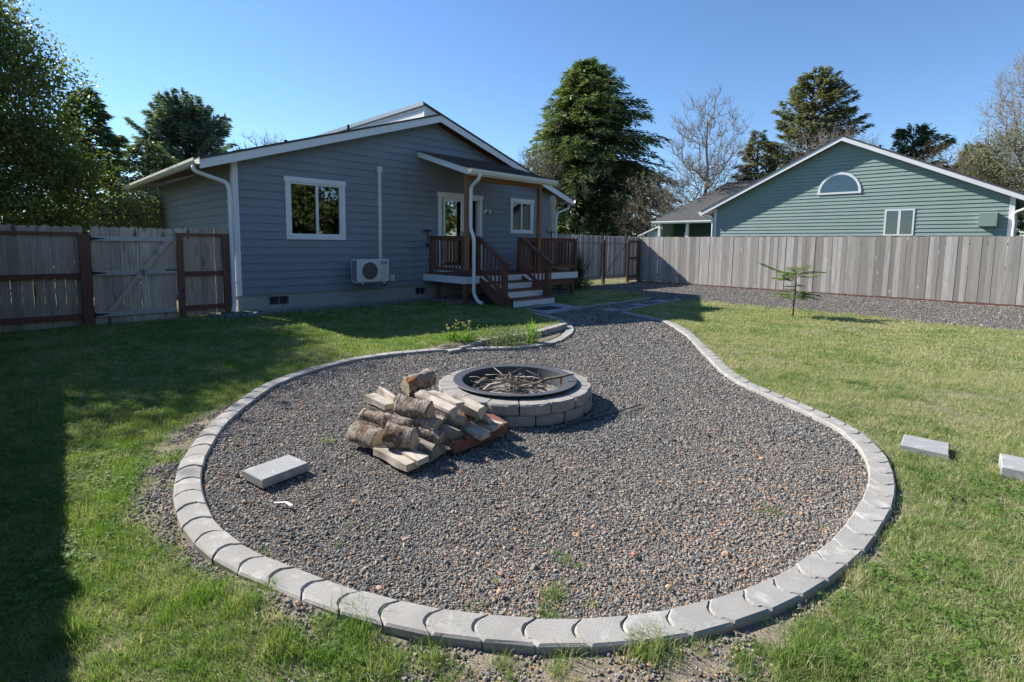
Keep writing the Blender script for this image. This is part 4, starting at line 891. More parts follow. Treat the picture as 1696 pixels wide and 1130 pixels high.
def conifer(name, x, y, h, prof, nbr, per, mat, label, seed, e0=(.5, -.1), droop=.35, spray=.24, sw_=.07, trunk_r=.16, z0=.05, group=None, bark='bark', side=.38, lean=0., asym=None, lump=.3):
    r = np.random.default_rng(seed); root = tree_thing(name, x, y, label, group)
    f = (np.arange(nbr)+r.uniform(0, 1, nbr))/nbr; f = z0+(1-z0)*f**.9; zb = f*h; az = np.arange(nbr)*2.39996+r.normal(0, .6, nbr)
    pf = np.array(prof); L = np.interp(f, pf[:, 0], pf[:, 1])*r.uniform(.6, 1.18, nbr)
    L = L*(1-lump*.5+lump*vnoise(np.cos(az)*1.1+3, np.sin(az)*1.1+f*3.2, 1., seed)+lump*.4*(vnoise(np.cos(az)*2.5, np.sin(az)*2.5+f*16., 1., seed+1)-.5))
    if asym: L = L*(1+asym[1]*np.cos(az-asym[0]))
    el = np.interp(f, [0, 1], [e0[1], e0[0]])+r.normal(0, .16, nbr); H_ = np.stack([np.cos(az), np.sin(az), 0*az], 1); S_ = np.stack([-np.sin(az), np.cos(az), 0*az], 1)
    def pos(i, s): return np.stack([0*s, 0*s, zb[i]], 1)+H_[i]*(L[i]*s)[:, None]*np.cos(el[i])[:, None]+np.stack([0*s, 0*s, L[i]*(np.sin(el[i])*s-droop*s*s)], 1)
    i = np.arange(nbr); nodes = [pos(i, np.full(nbr, s)) for s in (0, .25, .5, .75, 1.)]
    P0 = np.concatenate(nodes[:-1]); P1 = np.concatenate(nodes[1:]); rb = .012+.012*L; R0_ = np.concatenate([rb*(1-s) for s in (0, .25, .5, .75)])+.003; R1_ = np.concatenate([rb*(1-s) for s in (.25, .5, .75, 1.)])+.003
    tz = np.linspace(0, 1, 9); TP0 = np.stack([0*tz[:-1], 0*tz[:-1], tz[:-1]*h], 1); TP1 = np.stack([0*tz[1:], 0*tz[1:], tz[1:]*h], 1)
    V, Fq = segs(np.concatenate([P0, TP0]), np.concatenate([P1, TP1]), np.concatenate([R0_, trunk_r*(1-tz[:-1])+.01]), np.concatenate([R1_, trunk_r*(1-tz[1:])+.008]), 4); place('trunk', arr_mesh('trunk', V, Fq, M[bark], smooth=True), root)
    m = np.maximum((per*L/L.mean()).astype(int), 12); I = np.repeat(i, m); n = len(I); s = r.uniform(.12, 1, n)**.75; sd = r.choice([-1, 1], n); u = r.uniform(0, 1, n)**.8
    tl_ = L[I]*side*(1.05-s)+.10; fwd = r.uniform(.35, .75, n); td = nrm(S_[I]*sd[:, None]+H_[I]*fwd[:, None]+np.stack([0*s, 0*s, -.12+r.normal(0, .16, n)], 1))
    P = pos(I, s)+td*(tl_*u)[:, None]; P[:, 2] -= droop*.6*tl_*u*u; P += r.normal(0, .03, (n, 3))
    D = td+H_[I]*.5+np.stack([0*s, 0*s, -.5*droop*(1+u)+.1*el[I]], 1)+r.normal(0, .28, (n, 3)); N_ = np.array([0, 0, 1.])+r.normal(0, .45, (n, 3)); Ls = spray*r.uniform(.6, 1.25, n)
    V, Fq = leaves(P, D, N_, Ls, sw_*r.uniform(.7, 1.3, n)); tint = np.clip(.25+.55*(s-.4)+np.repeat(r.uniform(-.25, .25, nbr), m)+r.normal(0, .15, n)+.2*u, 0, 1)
    place('crown', arr_mesh('crown', V, Fq, M[mat], tint), root); return root
def bare(name, x, y, h, blobs, nt, label, seed, bark='palebark', trunk_r=.11, group=None, twigs=5, tw=.5, stems=1, leaf=0, tr_=.006):
    r = np.random.default_rng(seed); root = tree_thing(name, x, y, label, group); B = np.array(blobs, float); wgt = (B[:, 3]*B[:, 4]*B[:, 5]); wgt /= wgt.sum(); T = []
    for _ in range(nt):
        b = B[r.choice(len(B), p=wgt)]; d = nrm(r.normal(size=3)); T.append(b[:3]+d*b[3:6]*r.uniform(.15, 1.)**.5)
    T = [t for t in T if t[2] > .3]; tr = [(0, 0, 0)]+[(r.normal(0, .05), r.normal(0, .05), h*f) for f in (.15, .3, .45, .6, .72, .84, .95)]
    P0, P1, R0_, R1_ = limb_net(T, tr, trunk_r, seed, wob=.18)
    Te = np.repeat(np.array(T), twigs, 0); n = len(Te); dv = Te-np.array([0, 0, h*.35]); D = nrm(nrm(dv)*.7+r.normal(0, .5, (n, 3))+[0, 0, .35]); Ls = tw*r.uniform(.4, 1.2, n)[:, None]
    mid = Te+D*Ls*.5; end = mid+nrm(D+r.normal(0, .35, (n, 3)))*Ls*.5; P0 = np.concatenate([P0, Te, mid]); P1 = np.concatenate([P1, mid, end])
    R0_ = np.concatenate([R0_, np.full(n, tr_*1.2), np.full(n, tr_)]); R1_ = np.concatenate([R1_, np.full(n, tr_), np.full(n, tr_*.5)])
    V, Fq = segs(P0, P1, np.maximum(R0_, .004), np.maximum(R1_, .003), 3); place('trunk', arr_mesh('trunk', V, Fq, M[bark]), root)
    if leaf:
        j = r.integers(0, n, leaf); P = end[j]+r.normal(0, .05, (leaf, 3)); V, Fq = leaves(P, r.normal(size=(leaf, 3)), r.normal(size=(leaf, 3)), r.uniform(.06, .12, leaf), .05*np.ones(leaf)); place('crown', arr_mesh('crown', V, Fq, M['leaf_tan'], r.uniform(0, 1, leaf)), root)
    return root
# left: big broadleaf tree beside the lawn, in view on the left edge
broadleaf('broadleaf_tree', -13.2, 11.6, 7.5, [(0, 0, 4.6, 3.1, 2.2, 2.7), (1.1, -.2, 2.6, 2.6, 2.0, 1.9), (-.5, 0, 6.7, 2.3, 1.7, 1.9), (-.3, .1, 1.6, 3.4, 1.4, 1.4)], 1100, 150000, .09, 'leaf_dec', 'large leafy green broadleaf tree filling the left edge behind the fence', 11, cr=.33, trunk_r=.17)
broadleaf('broadleaf_tree', -12.2, 8.7, 8, [(-.3, .0, 5.5, 2.3, 2.1, 1.7), (-1.2, -1.2, 4.6, 2.2, 2.0, 1.6)], 170, 10000, .13, 'leaf_dec', 'leafy tree out of view beyond the side fence, shading the left lawn', 12, cr=.42, trunk_r=.17)
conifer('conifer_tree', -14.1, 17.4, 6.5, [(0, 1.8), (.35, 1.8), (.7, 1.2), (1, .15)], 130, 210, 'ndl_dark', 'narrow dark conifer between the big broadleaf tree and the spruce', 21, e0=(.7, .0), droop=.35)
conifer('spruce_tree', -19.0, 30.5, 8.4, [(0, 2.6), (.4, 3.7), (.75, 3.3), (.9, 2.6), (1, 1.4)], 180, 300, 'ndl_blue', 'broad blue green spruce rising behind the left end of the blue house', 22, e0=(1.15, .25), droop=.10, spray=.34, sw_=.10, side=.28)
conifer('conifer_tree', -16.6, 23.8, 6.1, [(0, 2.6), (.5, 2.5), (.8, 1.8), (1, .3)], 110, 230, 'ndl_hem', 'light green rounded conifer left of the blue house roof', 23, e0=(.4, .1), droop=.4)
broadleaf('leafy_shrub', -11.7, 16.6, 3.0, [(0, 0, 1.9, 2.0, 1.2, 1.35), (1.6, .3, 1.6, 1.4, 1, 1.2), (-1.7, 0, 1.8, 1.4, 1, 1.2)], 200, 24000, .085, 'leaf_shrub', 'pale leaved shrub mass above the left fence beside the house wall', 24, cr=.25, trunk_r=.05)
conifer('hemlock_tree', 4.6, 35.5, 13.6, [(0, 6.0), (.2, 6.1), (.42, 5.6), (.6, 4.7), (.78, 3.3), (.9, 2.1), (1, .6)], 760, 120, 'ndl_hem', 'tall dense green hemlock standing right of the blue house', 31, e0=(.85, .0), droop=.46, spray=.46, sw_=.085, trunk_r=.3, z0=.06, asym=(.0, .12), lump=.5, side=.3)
bare('bare_tree', 10.3, 28.0, 9.6, [(0, 0, 6.6, 2.2, 2.0, 3.2), (0, 0, 4.2, 2.2, 2, 2.2)], 520, 'tall bare alder with a straight pale trunk between hemlock and green house', 41, leaf=300, twigs=6, tw=.7, trunk_r=.16)
bare('bare_tree', 7.6, 28.5, 5.6, [(0, 0, 3.2, 2.0, 2, 2.3)], 300, 'low tangled bare tree close to the right side of the hemlock', 42, bark='twigbark', leaf=2600, twigs=6)
bare('bare_tree', 12.5, 27.5, 5.0, [(0, 0, 3.0, 2.2, 2, 1.9)], 260, 'low tan bare tree above the grey porch wing roof', 43, bark='twigbark', leaf=2400, twigs=6)
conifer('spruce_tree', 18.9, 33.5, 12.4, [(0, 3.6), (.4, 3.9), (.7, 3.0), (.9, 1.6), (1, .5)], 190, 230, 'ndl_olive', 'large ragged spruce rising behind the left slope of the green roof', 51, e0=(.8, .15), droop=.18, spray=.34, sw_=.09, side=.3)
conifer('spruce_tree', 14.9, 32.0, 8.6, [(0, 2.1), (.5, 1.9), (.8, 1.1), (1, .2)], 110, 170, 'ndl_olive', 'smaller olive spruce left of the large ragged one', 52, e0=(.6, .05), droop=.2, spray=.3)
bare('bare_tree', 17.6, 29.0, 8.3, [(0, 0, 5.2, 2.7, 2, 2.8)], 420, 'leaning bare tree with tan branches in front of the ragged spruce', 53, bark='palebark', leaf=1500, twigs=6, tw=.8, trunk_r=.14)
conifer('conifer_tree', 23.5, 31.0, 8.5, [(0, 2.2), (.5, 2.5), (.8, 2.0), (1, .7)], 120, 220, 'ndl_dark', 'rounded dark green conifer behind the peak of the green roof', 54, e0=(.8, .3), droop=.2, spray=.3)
conifer('conifer_tree', 25.6, 28.2, 7.0, [(0, 1.6), (.6, 1.2), (1, .1)], 70, 130, 'ndl_dark', 'small pointed dark conifer low beside the right green roof slope', 55, e0=(.6, .2), droop=.2, spray=.3)
bare('bare_tree', 27.2, 27.2, 11.8, [(0, 0, 8.4, 2.6, 2.2, 3.4), (0, 0, 5, 2.6, 2, 2)], 760, 'tall bare tree at the right edge above the green house', 61, bark='palebark', leaf=900, twigs=6, tw=.8, trunk_r=.17)
broadleaf('leafy_bush', 25.3, 26.5, 7.6, [(0, 0, 5.2, 2.4, 2, 2.6), (2.4, 0, 4.6, 2.4, 2, 2.6)], 420, 30000, .10, 'ndl_olive', 'olive green leafy bush under the bare tree on the right edge', 62, cr=.33, bark='twigbark')
bare('bare_tree', 22.0, 27.0, 7.0, [(0, 0, 5, 1.8, 1.8, 2)], 200, 'thin bare branches just left of the olive bush on the right', 63, bark='twigbark', leaf=300, twigs=5)
bare('bare_tree', 1.4, 30.5, 7.6, [(0, 0, 5.2, 1.7, 1.7, 2)], 240, 'bare grey tree peeping out left of the hemlock above the porch roof', 64, bark='twigbark', leaf=1500)
bare('bare_tree', -14.2, 30.0, 7.9, [(0, 0, 6.2, 1.9, 1.5, 1.6)], 160, 'faint bare twigs showing over the left slope of the blue roof', 65, bark='palebark', leaf=200, tr_=.005)
bare('bare_tree', 22.5, 33.5, 8.4, [(0, 0, 5.4, 2.6, 2, 2.8)], 420, 'twiggy tan tree filling the gap between ragged spruce and round conifer', 66, bark='palebark', leaf=2400, twigs=6, tw=.8)
bare('bare_tree', 31.5, 34.0, 9.6, [(0, 0, 5.6, 3.2, 2, 3.2)], 520, 'wide twiggy tree in the belt behind the right slope of the green roof', 67, bark='twigbark', leaf=3200, twigs=6, tw=.8)
conifer('conifer_tree', 28.4, 32.5, 8.0, [(0, 2.4), (.5, 2.2), (.8, 1.5), (1, .3)], 120, 190, 'ndl_olive', 'olive conifer low in the tree belt right of the green roof peak', 68, e0=(.7, .1), droop=.25, spray=.3)
# woods behind the viewer, seen in the window panes
for k, (x, y, h_) in enumerate(((15, -2, 9), (20, 3, 9), (9, -9, 10), (25, 8, 9))):
    broadleaf('broadleaf_tree', x, y, h_, [(0, 0, h_*.5, 4.2, 4.2, h_*.5)], 220, 22000, .40, 'leaf_dec', ['round leafy tree behind the viewer on the far right', 'leafy tree beyond the right fence out of view', 'leafy tree behind the viewer nearest the yard', 'leafy tree beside the green house out of view'][k], 80+k, cr=.5)
# young fir in the lawn
def sapling():
    x, y = 6.44, 11.67; root = tree_thing('fir_sapling', x, y, 'thin young fir sapling with flat green branches standing alone on the right lawn'); r = np.random.default_rng(5)
    tr = [(0, 0, -.05), (.0, 0, .25), (.02, 0, .5), (.03, 0, .8), (.01, .01, 1.0), (-.03, .0, 1.14)]; MB().tube(tr, [.022, .02, .017, .014, .01, .006], 7).build('trunk', M['twigbark'], root, True)
    br = [(.93, 3.05, .78, .34), (.9, .15, .72, .22), (.86, 3.3, .55, .0), (.84, 2.6, .5, .12), (1.0, .55, .42, .5), (.48, .3, .52, .12), (.5, 5.9, .50, -.02), (.5, 2.9, .42, .12), (.42, .1, .56, .02), (.92, 5.2, .5, .1), (.9, 1.5, .5, .1), (.45, 1.6, .4, .05), (.47, 4.6, .42, .0), (.88, 2.2, .38, .2), (.96, 3.9, .46, .1), (.55, .7, .36, .1), (.44, 3.4, .34, .05), (.98, 1.2, .3, .5), (1.02, 3.6, .28, .4), (.7, 2.9, .2, -.05), (.64, 3.4, .16, -.1), (.72, .3, .15, -.1)]
    P, D, N_, L, Wd, a0, a1, r0_, r1_ = [], [], [], [], [], [], [], [], []
    for (z, az, ln, el) in br:
        h_ = np.array([cos(az), sin(az), 0]); s_ = np.array([-sin(az), cos(az), 0]); b = np.array([.02, 0, z]); f = lambda s: b+h_*ln*s+s_*.06*sin(5*s+z*20)*ln+np.array([0, 0, ln*((el+.12)*s*1.1+.05*sin(4*s+az*3)-.16*s*s)])
        for k in range(4): a0.append(f(k/4)); a1.append(f((k+1)/4)); r0_.append(.006*(1-k/5)); r1_.append(.006*(1-(k+1)/5))
        for k in range(int(ln*27)):
            s = .18+.82*k/(ln*27); tl_ = (.16*(1.1-s)+.05)*r.uniform(.7, 1.1)
            for sd in (-1, 1):
                td = nrm(s_*sd+h_*.8+np.array([0, 0, r.normal(0, .12)])); q = f(s); a0.append(q); a1.append(q+td*tl_); r0_.append(.002); r1_.append(.0015)
                for j in range(8):
                    u = (j+.5)/8
                    for sg in (-1, 1): P.append(q+td*tl_*u); D.append(td*.7+sg*np.cross(td, [0, 0, 1])+r.normal(0, .2, 3)); N_.append(np.array([0, 0, 1])+r.normal(0, .3, 3)); L.append(.048); Wd.append(.015)
    V, Fq = segs(a0, a1, r0_, r1_, 4); place('branches', arr_mesh('branches', V, Fq, M['twigbark']), root)
    V, Fq = leaves(np.array(P), np.array(D), np.array(N_), np.array(L), np.array(Wd)); place('needles', arr_mesh('needles', V, Fq, M['ndl_young'], r.uniform(0, 1, len(P))), root)
sapling()
# ornamental grass by the back fence
def arching(name, x, y, n, h, spread, mat, label, cat, seed, w_=.012):
    r = np.random.default_rng(seed); az = r.uniform(0, 2*pi, n); ln = h*r.uniform(.6, 1.15, n); el = r.uniform(.0, 1, n)**.7*spread; V = []; Fq = []; K = 5
    for i in range(n):
        hx = np.array([cos(az[i]), sin(az[i]), 0]); sx = np.array([-hx[1], hx[0], 0]); b = np.array([r.normal(0, .05), r.normal(0, .05), 0]); base = len(V)
        for k in range(K+1): s = k/K; p = b+hx*ln[i]*el[i]*s**1.4+np.array([0, 0, ln[i]*(s-.45*el[i]*s*s)]); ww = w_*(1-s*.85); V += [p-sx*ww/2, p+sx*ww/2]
        for k in range(K): Fq.append((base+2*k, base+2*k+1, base+2*k+3, base+2*k+2))
    return place(name, arr_mesh(name, V, Fq, M[mat], np.repeat(r.uniform(0, 1, n), K)), None, (x, y, 0), label=label, category=cat) if False else (V, Fq, np.repeat(r.uniform(0, 1, n), K))
def plant(name, x, y, z, parts, label, cat, group=None):
    root = empty(name, (x, y, z), 0, label, cat, group)
    for nm, (V, Fq, tint), mat in parts: place(nm, arr_mesh(nm, V, Fq, M[mat], tint), root)
    return root
og = W(11.3, .55)
plant('ornamental_grass', og[0], og[1], 0, [('blades', arching('', 0, 0, 420, 1.75, .62, 'reed', '', '', 3, .014), 'reed')], 'dark arching ornamental grass clump between deck and back fence', 'plant')
def stems(n, h, seed, heads=True, sp=.10):
    r = np.random.default_rng(seed); P0, P1, R0_, R1_ = [], [], [], []; hd = MB()
    for i in range(n):
        a = r.uniform(0, 2*pi); hh_ = h*r.uniform(.6, 1.1); t = np.array([cos(a)*sp*r.uniform(.2, 1.3), sin(a)*sp*r.uniform(.2, 1.3), hh_]); P0 += [np.zeros(3), t*.5+[0, 0, .02]]; P1 += [t*.5+[0, 0, .02], t]; R0_ += [.003, .0025]; R1_ += [.0025, .002]
        if heads:
            for k in range(4): q = t+r.normal(0, .01, 3); hd.lathe([(0, -.009), (.009, -.003), (.010, .004), (0, .01)], 6); hd.v[-24:] = [tuple(np.array(v)+q) for v in hd.v[-24:]]
    V, Fq = segs(P0, P1, R0_, R1_, 4); return (V, Fq, np.full(len(Fq), .6)), hd
def leafy(n, h, seed, sp=.10, ls=.05, lw=.014):
    r = np.random.default_rng(seed); P = np.stack([r.normal(0, sp, n), r.normal(0, sp*.6, n), r.uniform(0, h, n)], 1); D = r.normal(size=(n, 3))*.7+[0, 0, .8]
    V, Fq = leaves(P, D, r.normal(size=(n, 3)), ls*r.uniform(.6, 1.3, n), np.full(n, lw)); return V, Fq, r.uniform(0, 1, n)
for k, (u, v, lab) in enumerate(((748, 574, 'leftmost yellow headed weed growing over the raised edging'), (776, 574, 'second yellow headed weed growing right beside the leftmost one'))):
    p = G(u, v); st, hd = stems(12, .36, 30+k); rt = plant('weed_plant', p[0], p[1], 0, [('stems', st, 'leaf_weed'), ('leaves', leafy(260, .16, 40+k, .07, .08), 'leaf_weed')], lab, 'weed', 'weeds in the raised bed'); hd.build('seed_heads', M['flower'], rt, kind='stuff')
p = G(838, 572); plant('weed_plant', p[0], p[1], 0, [('leaves', leafy(2200, .27, 50, .24, .045, .014), 'leaf_grey')], 'low grey green feathery weed in the raised bed', 'weed', 'weeds in the raised bed')
p = G(880, 569); plant('weed_plant', p[0], p[1], 0, [('leaves', arching('', 0, 0, 34, .42, .55, 'leaf_weed', '', '', 9, .04), 'leaf_weed')], 'bright green broad leaved weed at the right end of the raised bed', 'weed', 'weeds in the raised bed')
bedp = [G(u, v)[:2] for u, v in [(745, 578), (800, 574), (870, 571), (905, 566), (925, 558), (932, 548), (920, 545), (890, 556), (840, 562), (790, 568)]]
c_ = np.mean(bedp, 0); MB().prism([(p[0]-c_[0], p[1]-c_[1], 0) for p in bedp], (0, 0, .02)).build('bed_soil', M['soil'], loc=(c_[0], c_[1], -.005), kind='structure', label='bare soil of the small raised bed')
p = G(948, 480); broadleaf('low_shrub', p[0], p[1], .5, [(0, 0, .2, .7, .5, .2)], 40, 2200, .06, 'ndl_dark', 'low dark green shrub beneath the right end of the deck', 71, cr=.1, trunk_r=.02)

# ------------------------------------------------------------ fire pit
PC = np.array([.04, 5.07]); fp = empty('fire_pit', (PC[0], PC[1], 0), 0, 'round stone block fire pit with dark steel ring insert', 'fire pit')
def ring_block(seed, n=16, Ro=.768, Ri=.555, h=.102):
    r = random.Random(seed); da = 2*pi/n; k = 6; pts = []
    for lay, (z, q) in enumerate(((0., .010), (.014, 0), (h-.014, 0), (h, .012))):
        ring = []
        for i in range(k+1):
            f = i/k; a = -da/2+.008+(da-.016)*f; ex = .02*(abs(2*f-1)**4); ring.append(((Ro-ex-q+r.uniform(-.005, .005))*cos(a), (Ro-ex-q+r.uniform(-.005, .005))*sin(a)))
        for i in range(k+1):
            f = 1-i/k; a = -da/2+.012+(da-.024)*f; ring.append(((Ri+q)*cos(a), (Ri+q)*sin(a)))
        pts.append([(x, y, z+r.uniform(-.001, .001)) for x, y in ring])
    m = len(pts[0]); fs = [tuple(range(m))[::-1], tuple(3*m+i for i in range(m))]
    for l in range(3):
        for j in range(m): fs.append((l*m+j, l*m+(j+1) % m, (l+1)*m+(j+1) % m, (l+1)*m+j))
    return MB().add(sum(pts, []), fs).mesh('ring_block', M['ringblock'])
RB = [ring_block(k) for k in range(5)]
for c in range(2):
    for k in range(16):
        o = place('ring_block', RB[(k*3+c) % 5], fp, (0, 0, -.005+c*.105)); o.rotation_euler = (0, 0, 2*pi*(k+.5*c+.12)/16); q = 1+random.uniform(-.008, .008); o.scale = (q, q, 1)
MB().lathe([(.525, .0), (.53, .222), (.53, .232), (.618, .240), (.622, .234), (.54, .224), (.54, .0)], 96).build('steel_ring', M['steel'], fp)
V = []; Fq = []
for k in range(9):
    for j in range(36): rr = .525*k/8; a = 2*pi*j/36; V.append((rr*cos(a), rr*sin(a), .07+.04*(1-(k/8)**2)+.02*noise.noise(Vector((rr*cos(a)*8, rr*sin(a)*8, 0)))))
for k in range(8):
    for j in range(36): Fq.append((k*36+j, k*36+(j+1) % 36, (k+1)*36+(j+1) % 36, (k+1)*36+j))
MB().add(V, Fq).build('ash_bed', M['ash'], fp, True)
def log(name, p, q, r_, kind, mats, label, cat='log', group=None, seed=0, roll=0., squash=1.):
    """firewood piece from end p to end q (world); kind picks the cross-section"""
    roll = roll-1.5 if kind == 'board' else roll
    rr = random.Random(seed); p = Vector(p); q = Vector(q); L = (q-p).length; n = 18
    if kind == 'round': sec = [(cos(2*pi*i/n), sin(2*pi*i/n)*squash, 0) for i in range(n)]
    elif kind == 'half': sec = [(cos(pi*i/9), sin(pi*i/9)*squash, 0) for i in range(10)]+[(-.35, -.12, 1), (.4, -.1, 1)]
    elif kind == 'wedge': sec = [(cos(.35+1.5*i/7), sin(.35+1.5*i/7), 0) for i in range(8)]+[(-.35, -.25, 1), (.15, -.55, 1)]
    elif kind == 'tri': sec = [(-.9, -.5, 1), (.9, -.55, 1), (.75, .1, 1), (.1, .85, 1), (-.25, .7, 1)]
    else: sec = [(-1, -.42, 1), (.98, -.45, 1), (1, .38, 1), (-.95, .42, 1)]
    m = len(sec); K = 14; V = []; mb = MB()
    for k in range(K+1):
        f = k/K; bend = r_*.12*sin(pi*f)*rr.choice([1, 1]); tap = 1-.06*f
        for i, (x, y, b) in enumerate(sec):
            a = atan2(y, x); nz = .24*noise.noise(Vector((x*1.4+seed*7, y*1.4, f*L*7)))+.14*noise.noise(Vector((x*4+seed, y*4, f*L*22))) if not b else   .22*noise.noise(Vector((x*2+seed*3, y*2, f*L*5)))
            g = r_*tap*(1+nz); ca, sa = cos(roll), sin(roll); X, Y = x*g, y*g+bend*.4; V.append((X*ca-Y*sa, X*sa+Y*ca, -L/2+L*f+(rr.uniform(-.006, .006) if k in (0, K) else 0)))
    fs = []
    for k in range(K):
        for i in range(m): mb_ = 0 if not (sec[i][2] or sec[(i+1) % m][2]) or (kind in ('half', 'wedge') and not sec[i][2] and not sec[(i+1) % m][2]) else 1; fs.append(((k*m+i, k*m+(i+1) % m, (k+1)*m+(i+1) % m, (k+1)*m+i), mb_))
    mb.v = V; mb.f = [f for f, _ in fs]+[tuple(range(m))[::-1], tuple(K*m+i for i in range(m))]; mb.mi = [b for _, b in fs]+[2, 2]
    o = mb.build(name, mats, label=label, cat=cat, group=group, loc=tuple((p+q)/2)); o.rotation_euler = (q-p).to_track_quat('Z', 'Y').to_euler()
    for poly in o.data.polygons: poly.use_smooth = poly.material_index == 0
    return o
BK = [M['logbark'], M['splitgrey'], M['end']]; DK = [M['logdark'], M['splitdark'], M['splitdark']]; SP = [M['split'], M['split'], M['split']]; SG = [M['splitgrey'], M['splitgrey'], M['splitgrey']]
def cg(x, y, z): return G(550+x/3.769, 580+y/3.769, z)        # spots measured in an enlargement
# kindling inside the ring
kr = random.Random(4)
for k in range(85):
    a = kr.uniform(0, 2*pi); r_ = kr.uniform(0, .40); c = Vector((PC[0]+r_*cos(a)*1.15+.02, PC[1]-.08+r_*sin(a)*.85, kr.uniform(.13, .235))); d = Vector((kr.uniform(-1, 1), kr.uniform(-.8, .8), kr.uniform(-.12, .22))).normalized(); L = kr.uniform(.08, .22)
    th = kr.uniform(.003, .008); pts = [c-d*L, c-d*L*.3+Vector((kr.uniform(-.02, .02), kr.uniform(-.02, .02), .015)), c+d*L*.35+Vector((kr.uniform(-.02, .02), kr.uniform(-.02, .02), .01)), c+d*L]
    if max(np.hypot(p.x-PC[0], p.y-PC[1]) for p in pts) > .5: continue
    MB().tube([p-c for p in pts], [th, th*.9, th*.8, th*.4], 5).build('kindling_stick', M['palebark' if k % 4 else 'twigbark'], None, True, loc=tuple(c), label='thin dry stick in the tangle of kindling inside the fire ring', cat='stick', group='kindling sticks in the fire ring')
for nm, a, b, r_, mt, lab in (('branch', (1265, 215, .20), (1510, 150, .30), .016, 'twigbark', 'longest crooked branch poking over the right rim of the fire ring'),
        ('branch', (955, 245, .17), (1070, 205, .20), .020, 'splitgrey', 'split grey stick lying in front of the kindling in the fire ring'),
        ('branch', (1075, 215, .19), (1110, 135, .33), .010, 'twigbark', 'short twig standing upright in the middle of the kindling'),
        ('branch', (1150, 215, .19), (1175, 140, .33), .010, 'twigbark', 'forked twig standing up right of the middle of the kindling'),
        ('branch', (1140, 250, .17), (1330, 235, .17), .016, 'palebark', 'pale stick lying low along the front right of the ash')):
    a = Vector(cg(*a)); b = Vector(cg(*b)); m_ = (a+b)/2+Vector((0, 0, .012)); MB().tube([a-m_, (a-m_)*.4+Vector((0, .012, .01)), (b-m_)*.4, b-m_], [r_, r_*.95, r_*.85, r_*.5], 7).build(nm, M[mt], None, True, loc=tuple(m_), label=lab, cat='stick')
a = Vector(cg(905, 235, .14)); b = Vector(cg(960, 190, .17)); log('charred_log', a, b, .045, 'round', DK, 'short grey charred log at the left inside the fire ring', seed=91)
a = Vector(cg(1455, 185, .18)); MB().box(-.055, .055, -.008, .008, -.05, .05).build('cardboard_scrap', M['rot'], label='orange brown scrap leaning on the right inner wall of the fire ring', cat='scrap', loc=tuple(a), rz=-.5)

# ------------------------------------------------------------ woodpile
pal = empty('pallet', tuple(cg(900, 560, 0)), 0, 'low red brown wooden rack under the firewood pile', 'pallet'); o0 = Vector(pal.location)
def pb(a, b, w_, t_, nm, mt): a = Vector(a)-o0; b = Vector(b)-o0; MB().bar(a, b, w_, t_).build(nm, M[mt], pal)
pf0 = cg(757, 620, .05); pf1 = cg(1080, 495, .05); pf0[2] = pf1[2] = .055; bk = np.array([-.33, .52, 0]); bk = bk/np.linalg.norm(bk)*.42
pb(pf0, pf1, .035, .075, 'front_rail', 'brown'); pb(pf0-np.array([.0, 0, 0])+bk, pf1+bk, .035, .075, 'back_rail', 'brown')
for f in (.03, .5, .97): c = pf0+(pf1-pf0)*f; pb(c-bk*.02, c+bk*1.02, .07, .03, 'cross_slat', 'brown') if f != .03 else None
for f in (.06, .28, .50, .72, .94): c = pf0+(pf1-pf0)*f+np.array([0, 0, .05]); pb(c-bk*.05, c+bk*1.05, .09, .02, 'top_slat', 'brown')
PG = 'firewood stacked beside the fire pit'
def L3(nm, A_, B_, r_, kind, mats, lab, seed, roll=0., sq=1.): return log(nm, cg(*A_), cg(*B_), r_, kind, mats, lab, 'firewood', PG, seed, roll, sq)
W_ = 'firewood_log'
L3(W_, (300, 620, .045), (505, 725, .045), .062, 'board', SP, 'pale flat split plank on the gravel at the very front of the woodpile', 1, 1.5)
L3(W_, (425, 618, .075), (568, 692, .075), .050, 'board', SP, 'second pale flat plank tucked behind the frontmost one', 2, 1.6)
L3(W_, (520, 590, .07), (650, 640, .07), .085, 'tri', DK, 'dark wedge shaped log low at the front right of the planks', 3, 0.3)
L3(W_, (150, 505, .10), (300, 560, .10), .085, 'round', BK, 'bark covered log at the far left bottom of the woodpile', 4, 0.4, .85)
L3(W_, (115, 545, .05), (235, 590, .05), .045, 'board', SG, 'grey slab under the far left log', 5, 1.4)
L3(W_, (365, 515, .17), (535, 555, .16), .098, 'half', BK, 'big half round birch log with open grain end at the front of the pile', 6, 1.9)
L3(W_, (195, 405, .19), (345, 440, .18), .055, 'half', BK, 'small curled bark piece halfway up the left side', 7, .5)
L3(W_, (235, 355, .23), (370, 395, .22), .042, 'board', SP, 'thin pale board under the upper left pieces', 8, 1.4)
L3(W_, (230, 290, .30), (365, 350, .28), .058, 'board', SP, 'pale square split piece on the upper left of the pile', 9, 1.5)
L3(W_, (300, 250, .33), (400, 315, .31), .045, 'tri', SP, 'pale pointed split piece topmost at the left of the pile', 10, .3)
L3(W_, (430, 330, .30), (640, 385, .28), .092, 'half', BK, 'large peeling birch half log lying across the top of the pile', 11, 1.9)
L3(W_, (545, 285, .30), (760, 390, .28), .066, 'tri', SG, 'long grey split log right of the large birch log', 12, 1.2)
L3(W_, (610, 265, .34), (800, 340, .33), .042, 'board', SP, 'long bright split board along the top right of the pile', 13, 1.5)
L3(W_, (780, 310, .30), (935, 390, .27), .070, 'tri', SP, 'bright topped split log at the upper right end of the pile', 14, .9)
L3(W_, (800, 370, .18), (930, 430, .17), .065, 'round', BK, 'round bark covered log under the bright topped split one', 15, .2)
